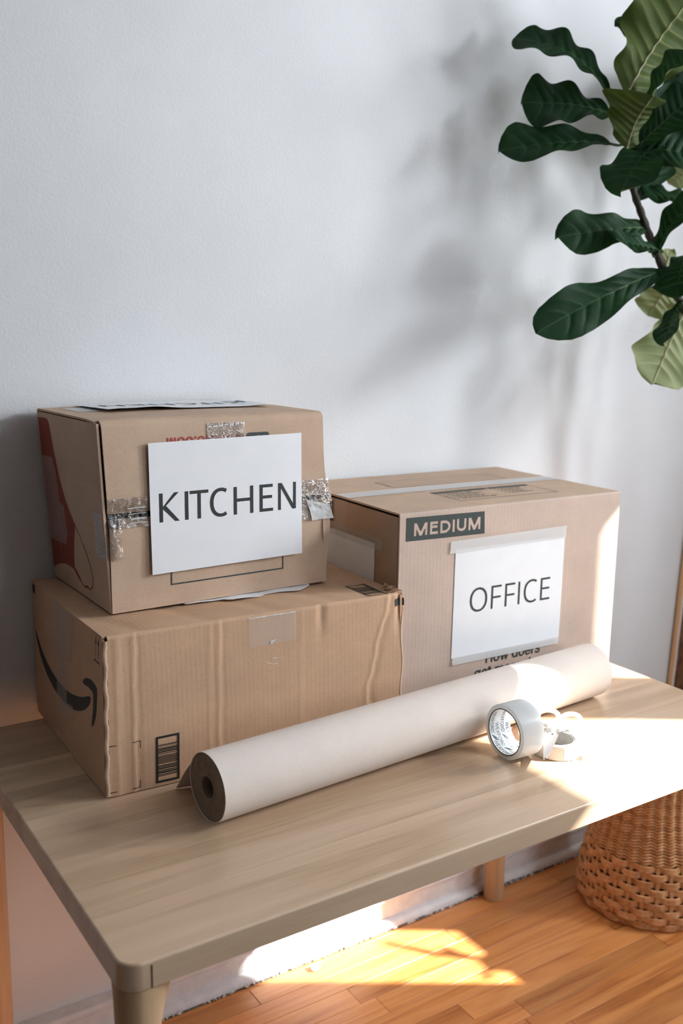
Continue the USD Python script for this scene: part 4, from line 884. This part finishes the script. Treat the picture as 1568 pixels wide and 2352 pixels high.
def leaf_mat(name, dark, light, under, uvein):
    """waxy top, pale underside, veins from the mesh's own vein attribute, light shining through"""
    nodes = {'g': ('geometry', {}), 'n': ('noise_texture', {'scale': 22.0, 'detail': 3}), 'r': ('rgb_ramp', {'ramp': [(.35, dark), (.7, light)]}), 'a': ('attribute', {'attribute': 'vein'}),
             'mt': ('mix_color', {'b': tuple(np.array(light) * 2.0 + .01)}), 'vm': ('math', {'math_type': 'multiply', 'value2': .75}), 'mu': ('mix_color', {'a': under, 'b': uvein}),
             'mb': ('mix_color', {}), 'b': ('bump', {'strength': .35, 'distance': .004, 'invert': True}), 'p': ('principled_bsdf', {'roughness': .55, 'specular_ior_level': .12}),
             't': ('translucent_bsdf', {}), 'tc': ('mix_color', {'blend_type': 'multiply', 'fac': 1.0, 'b': (1.1, 1.25, .45), 'use_clamp': False}), 'x': ('mix_closure', {'fac': .22})}
    links = [('g.position', 'n.vector'), ('n.fac', 'r.fac'), ('a.fac', 'vm.value1'), ('vm.value', 'mt.fac'), ('r.color', 'mt.a'), ('a.fac', 'mu.fac'), ('g.backfacing', 'mb.fac'), ('mt.result', 'mb.a'), ('mu.result', 'mb.b'),
             ('mb.result', 'p.base_color'), ('a.fac', 'b.height'), ('b.normal', 'p.normal'), ('mb.result', 'tc.a'), ('tc.result', 't.color'), ('p.BSDF', 'x.closure1'), ('t.BSDF', 'x.closure2')]
    return mat(name, nodes, links, surface='x.closure')
LEAF_D = leaf_mat('leaf_dark', (.006, .024, .009), (.013, .040, .015), (.085, .115, .045), (.17, .19, .09))
LEAF_O = leaf_mat('leaf_olive', (.012, .034, .012), (.022, .050, .018), (.060, .085, .024), (.17, .19, .07))
RIB_D = plain('leaf_rib_green', (.060, .095, .040), .5, specular_ior_level=.2)
RIB_P = plain('leaf_rib_pale', (.36, .35, .22), .5, specular_ior_level=.2)
LEAF_P = leaf_mat('leaf_pale', (.030, .060, .018), (.055, .095, .028), (.22, .25, .13), (.40, .38, .25))
WT = np.array([0, .04, .10, .2, .32, .45, .58, .70, .80, .88, .94, .98, 1.0]); WV = np.array([.10, .26, .40, .50, .57, .70, .88, .99, 1.0, .90, .66, .36, .0])
def leaf(base, tip, nrm, hw, arch, fold, seed, nt=84, nu=31, droop=.0):
    r = random.Random(seed); base, tip, nrm = V(*base), V(*tip), V(*nrm); L = np.linalg.norm(tip - base); axv = (tip - base) / L
    nrm = nrm - axv * (nrm @ axv); nrm /= np.linalg.norm(nrm); side = np.cross(nrm, axv)
    T_, U = np.meshgrid(np.r_[np.linspace(0, .9, nt - 8), np.linspace(.915, 1, 8)], np.linspace(-1, 1, nu), indexing='ij')
    w = np.interp(T_, WT, WV) * hw
    ph = r.uniform(0, 6); fr = r.uniform(2.2, 3.4)
    edge = 1 + .045 * np.sin(T_ * fr * 6.28 + ph + np.sign(U) * .9) * np.abs(U)
    x = U * w * edge
    z = arch * np.sin(np.pi * T_) - droop * T_ ** 2 + fold * np.abs(U) ** 1.3 * w * (1 - .5 * T_) + .14 * hw * np.abs(U) ** 2.2 * np.sin(T_ * fr * 6.28 + ph + np.sign(U) * 1.4) * np.clip(T_ * 4, 0, 1)
    nv = 7; vein = np.exp(-(np.abs(U) * w / .0017) ** 2) * (1 - .5 * T_)
    dist = np.full(T_.shape, 9.0)
    for k in range(nv):
        t0 = .08 + .80 * k / nv; d = np.abs((T_ - t0 - np.abs(U) ** 1.25 * .16 * (1 + .1 * math.sin(k))) * L); dist = np.minimum(dist, d + .0014 * np.abs(U))
    v2_ = np.exp(-(dist / .0026) ** 2) * .85
    vein = np.maximum(vein, v2_ * np.clip(1.25 - np.abs(U), 0, 1))
    z = z + .0045 * (1 - np.exp(-(dist / .010) ** 2)) * (1 - np.abs(U)) * np.clip(T_ * 5, 0, 1)
    p = base + axv * (T_ * L)[..., None] + side * x[..., None] + nrm * z[..., None]
    a, b = T_.shape; idx = np.arange(a * b).reshape(a, b)
    q = np.stack([idx[:-1, :-1], idx[1:, :-1], idx[1:, 1:], idx[:-1, 1:]], -1).reshape(-1, 4)
    f = np.vstack([q[:, [0, 1, 2]], q[:, [0, 2, 3]]])
    t = trimesh.Trimesh(p.reshape(-1, 3), f, process=False)
    if (t.face_normals @ nrm).mean() < 0: t = trimesh.Trimesh(p.reshape(-1, 3), f[:, ::-1], process=False)
    return t, vein.ravel(), p[:, nu // 2]
LEAVES = [
 ((1.379, -.2, 1.982), (1.206, -.07, 2.091), (-.2, -.74, .64), .055, .035, .35, 0),
 ((1.384, -.2, 1.942), (1.212, -.1, 1.955), (-.28, -.72, .63), .078, .012, .15, 0),
 ((1.368, -.22, 1.874), (1.119, -.14, 1.84), (-.26, -.66, .70), .056, .012, .45, 0),
 ((1.39, -.24, 1.976), (1.518, -.3, 2.189), (.257, .959, .116), .118, .02, .2, 2),
 ((1.367, -.27, 1.858), (1.372, -.33, 1.953), (.334, .802, .495), .085, .02, .5, 2),
 ((1.476, -.26, 1.876), (1.278, -.34, 1.75), (-.416, -.308, .855), .06, .02, .3, 0),
 ((1.388, -.24, 1.856), (1.54, -.34, 1.84), (-.446, -.751, .487), .062, .02, .3, 0),
 ((1.479, -.2, 1.977), (1.759, -.14, 1.957), (.211, -.977, .021), .065, .02, .3, 0),
 ((1.476, -.22, 1.923), (1.834, -.12, 2.102), (-.289, -.466, .836), .07, .02, .3, 0),
 ((1.438, -.26, 1.957), (1.483, -.34, 2.054), (-.875, .09, .476), .04, .02, .6, 0),
 ((1.47, -.25, 1.702), (1.223, -.22, 1.665), (-.172, -.888, .427), .05, .012, .2, 0),
 ((1.517, -.26, 1.654), (1.315, -.3, 1.661), (.156, -.657, .738), .04, .0, .4, 0),
 ((1.501, -.25, 1.641), (1.601, -.3, 1.785), (-.832, -.113, .543), .042, .02, .4, 0),
 ((1.676, -.22, 1.785), (1.513, -.2, 1.778), (-.102, -.572, .814), .04, .0, .3, 0),
 ((1.528, -.25, 1.61), (1.117, -.28, 1.463), (-.155, -.789, .595), .056, .015, .15, 0),
 ((1.61, -.24, 1.604), (1.585, -.18, 1.507), (.507, .784, .358), .052, .01, .2, 1),
 ((1.61, -.26, 1.649), (1.507, -.32, 1.547), (-.66, -.135, .739), .055, .02, .3, 0),
 ((1.644, -.25, 1.546), (1.509, -.27, 1.353), (.345, .878, -.331), .075, .01, .12, 1),
 ((1.604, -.26, 1.545), (1.45, -.34, 1.444), (-.594, .145, .791), .03, .01, .4, 0),
 ((1.544, -.25, 1.593), (1.604, -.22, 1.664), (.107, .88, -.462), .022, .01, .3, 1),
 ((1.467, -.2, 2.089), (1.48, -.14, 2.169), (-.508, -.65, .565), .035, .0, .3, 0),
 ((1.707, -.2, 1.874), (1.696, -.12, 1.827), (.533, .481, .696), .035, .0, .3, 1),
 ((1.396, -.28, 1.869), (1.468, -.36, 1.966), (-.5, -.75, .3), .05, .01, .3, 0),
 ((1.46, -.24, 1.854), (1.618, -.3, 1.89), (-.4, -.85, .25), .065, .01, .2, 0),
 ((1.488, -.2, 1.899), (1.592, -.16, 1.798), (-.5, -.8, .2), .06, .01, .25, 0),
 ((1.495, -.2, 1.965), (1.836, -.1, 2.034), (-.2, -.9, .3), .075, .02, .25, 0)]
rg = random.Random(77)
for k in range(9):      # the second stem's leaves, mostly outside the picture to the right
    z = 1.55 + .07 * k; a = k * 2.4 + .4; b0 = V(1.83, -.26, z)
    tp = b0 + V(.20 * math.cos(a) + .05, .18 * math.sin(a) - .06, .05)
    if tp[1] > -.05: tp[1] = -.06 - .02 * k % .05
    LEAVES.append((tuple(b0), tuple(tp), (rg.uniform(-.3, .3), rg.uniform(-.3, .3), 1), .065, .02, .3, 0))
from pxr import Vt
for i, (b, t, n, hw, ar, fo_, pale) in enumerate(LEAVES):
    lm, vein, mid = leaf(b, t, n, hw, ar, fo_, 40 + i)
    p = obj(fig, 'leaf', lm, (LEAF_D, LEAF_P, LEAF_O)[pale], smooth=True)
    UsdGeom.PrimvarsAPI(stage.GetPrimAtPath(p)).CreatePrimvar('vein', Sdf.ValueTypeNames.FloatArray, 'vertex').Set(Vt.FloatArray.FromNumpy(vein.astype(np.float32)))
    mesh_n = tube(mid - V(*n) / np.linalg.norm(n) * .0012, np.linspace(.0022, .0006, len(mid)), 6)
    # petiole to the nearest point of the stem
    allst = np.vstack([st, st2]); q = allst[np.argmin(np.linalg.norm(allst - V(*b), axis=1))]
    pet = catmull([q, (q + V(*b)) / 2 + V(0, 0, -.004), V(*b), mid[2]], 4)
    obj(p, 'leaf_stalk', cat_([mesh_n, tube(pet, .003, 6)]), RIB_P if pale else RIB_D, smooth=60)

# small plant on the sill of the first window: its pot and leaves notch the patch of sun on the floor
sp = thing('sill_plant', 'small potted plant on the sill of the right-hand window nearest the corner', 'plant', (2.612, -1.222, 1.268))
_p = lathe([(.001, 0), (.030, 0), (.037, .055), (.034, .055), (.028, .004), (.001, .004)], 32); _p.apply_translation((2.612, -1.222, 1.2685))
obj(sp, 'pot', _p, plain('terracotta', (.42, .17, .09), .8), smooth=40)
_p = lathe([(.001, .01), (.0275, .01), (.031, .046), (.001, .048)], 24); _p.apply_translation((2.612, -1.222, 1.2685))
obj(sp, 'soil', _p, plain('sill_soil', (.03, .02, .013), .95), smooth=40)
for i, (t_, hw) in enumerate((((2.60, -1.125, 1.475), .018), ((2.61, -1.30, 1.37), .014), ((2.62, -1.16, 1.40), .014))):
    lm, vein, mid = leaf((2.612, -1.222, 1.315), t_, (-1, .2 * i, .4), hw, .01, .2, 90 + i, 24, 13)
    p = obj(sp, 'leaf', lm, LEAF_D, smooth=True)
    UsdGeom.PrimvarsAPI(stage.GetPrimAtPath(p)).CreatePrimvar('vein', Sdf.ValueTypeNames.FloatArray, 'vertex').Set(Vt.FloatArray.FromNumpy(vein.astype(np.float32)))

# ------------------------------------------------------------------ framed picture standing behind the plant
fr_t = thing('framed_picture', 'narrow light wood frame with white mat standing against the wall at the right edge', 'picture frame', (2.3, -.02, 0))
def lean(p):
    p = np.asarray(p, float).copy(); z = p[:, 2]; p[:, 0] += .055 * (z - .45); return p
X0, X1, FT = 2.022, 2.54, 1.05
def fm(m): m.vertices = lean(m.vertices); return m
for nm, bxs in (('frame_rail', bx(X0, X0 + .009, .0, .012, .002, FT, .001)), ('frame_rail', bx(X1 - .017, X1, .0, .012, .002, FT, .001)), ('frame_rail', bx(X0 + .0092, X1 - .0172, .0, .012, .002, .019, .001)), ('frame_rail', bx(X0 + .0092, X1 - .0172, .0, .012, FT - .017, FT, .001))):
    obj(fr_t, nm, fm(bxs), FRAME_M)
obj(fr_t, 'mat_board', fm(bx(X0 + .0095, X1 - .0175, .003, .006, .0195, FT - .0175)), PAPER, label='white mat board')
obj(fr_t, 'print', fm(bx(X0 + .018, X1 - .030, .0022, .0028, .05, FT - .05)), noise_mat('brown_print', (.09, .04, .02), (.22, .11, .06), 12, .6), label='dark brown print')
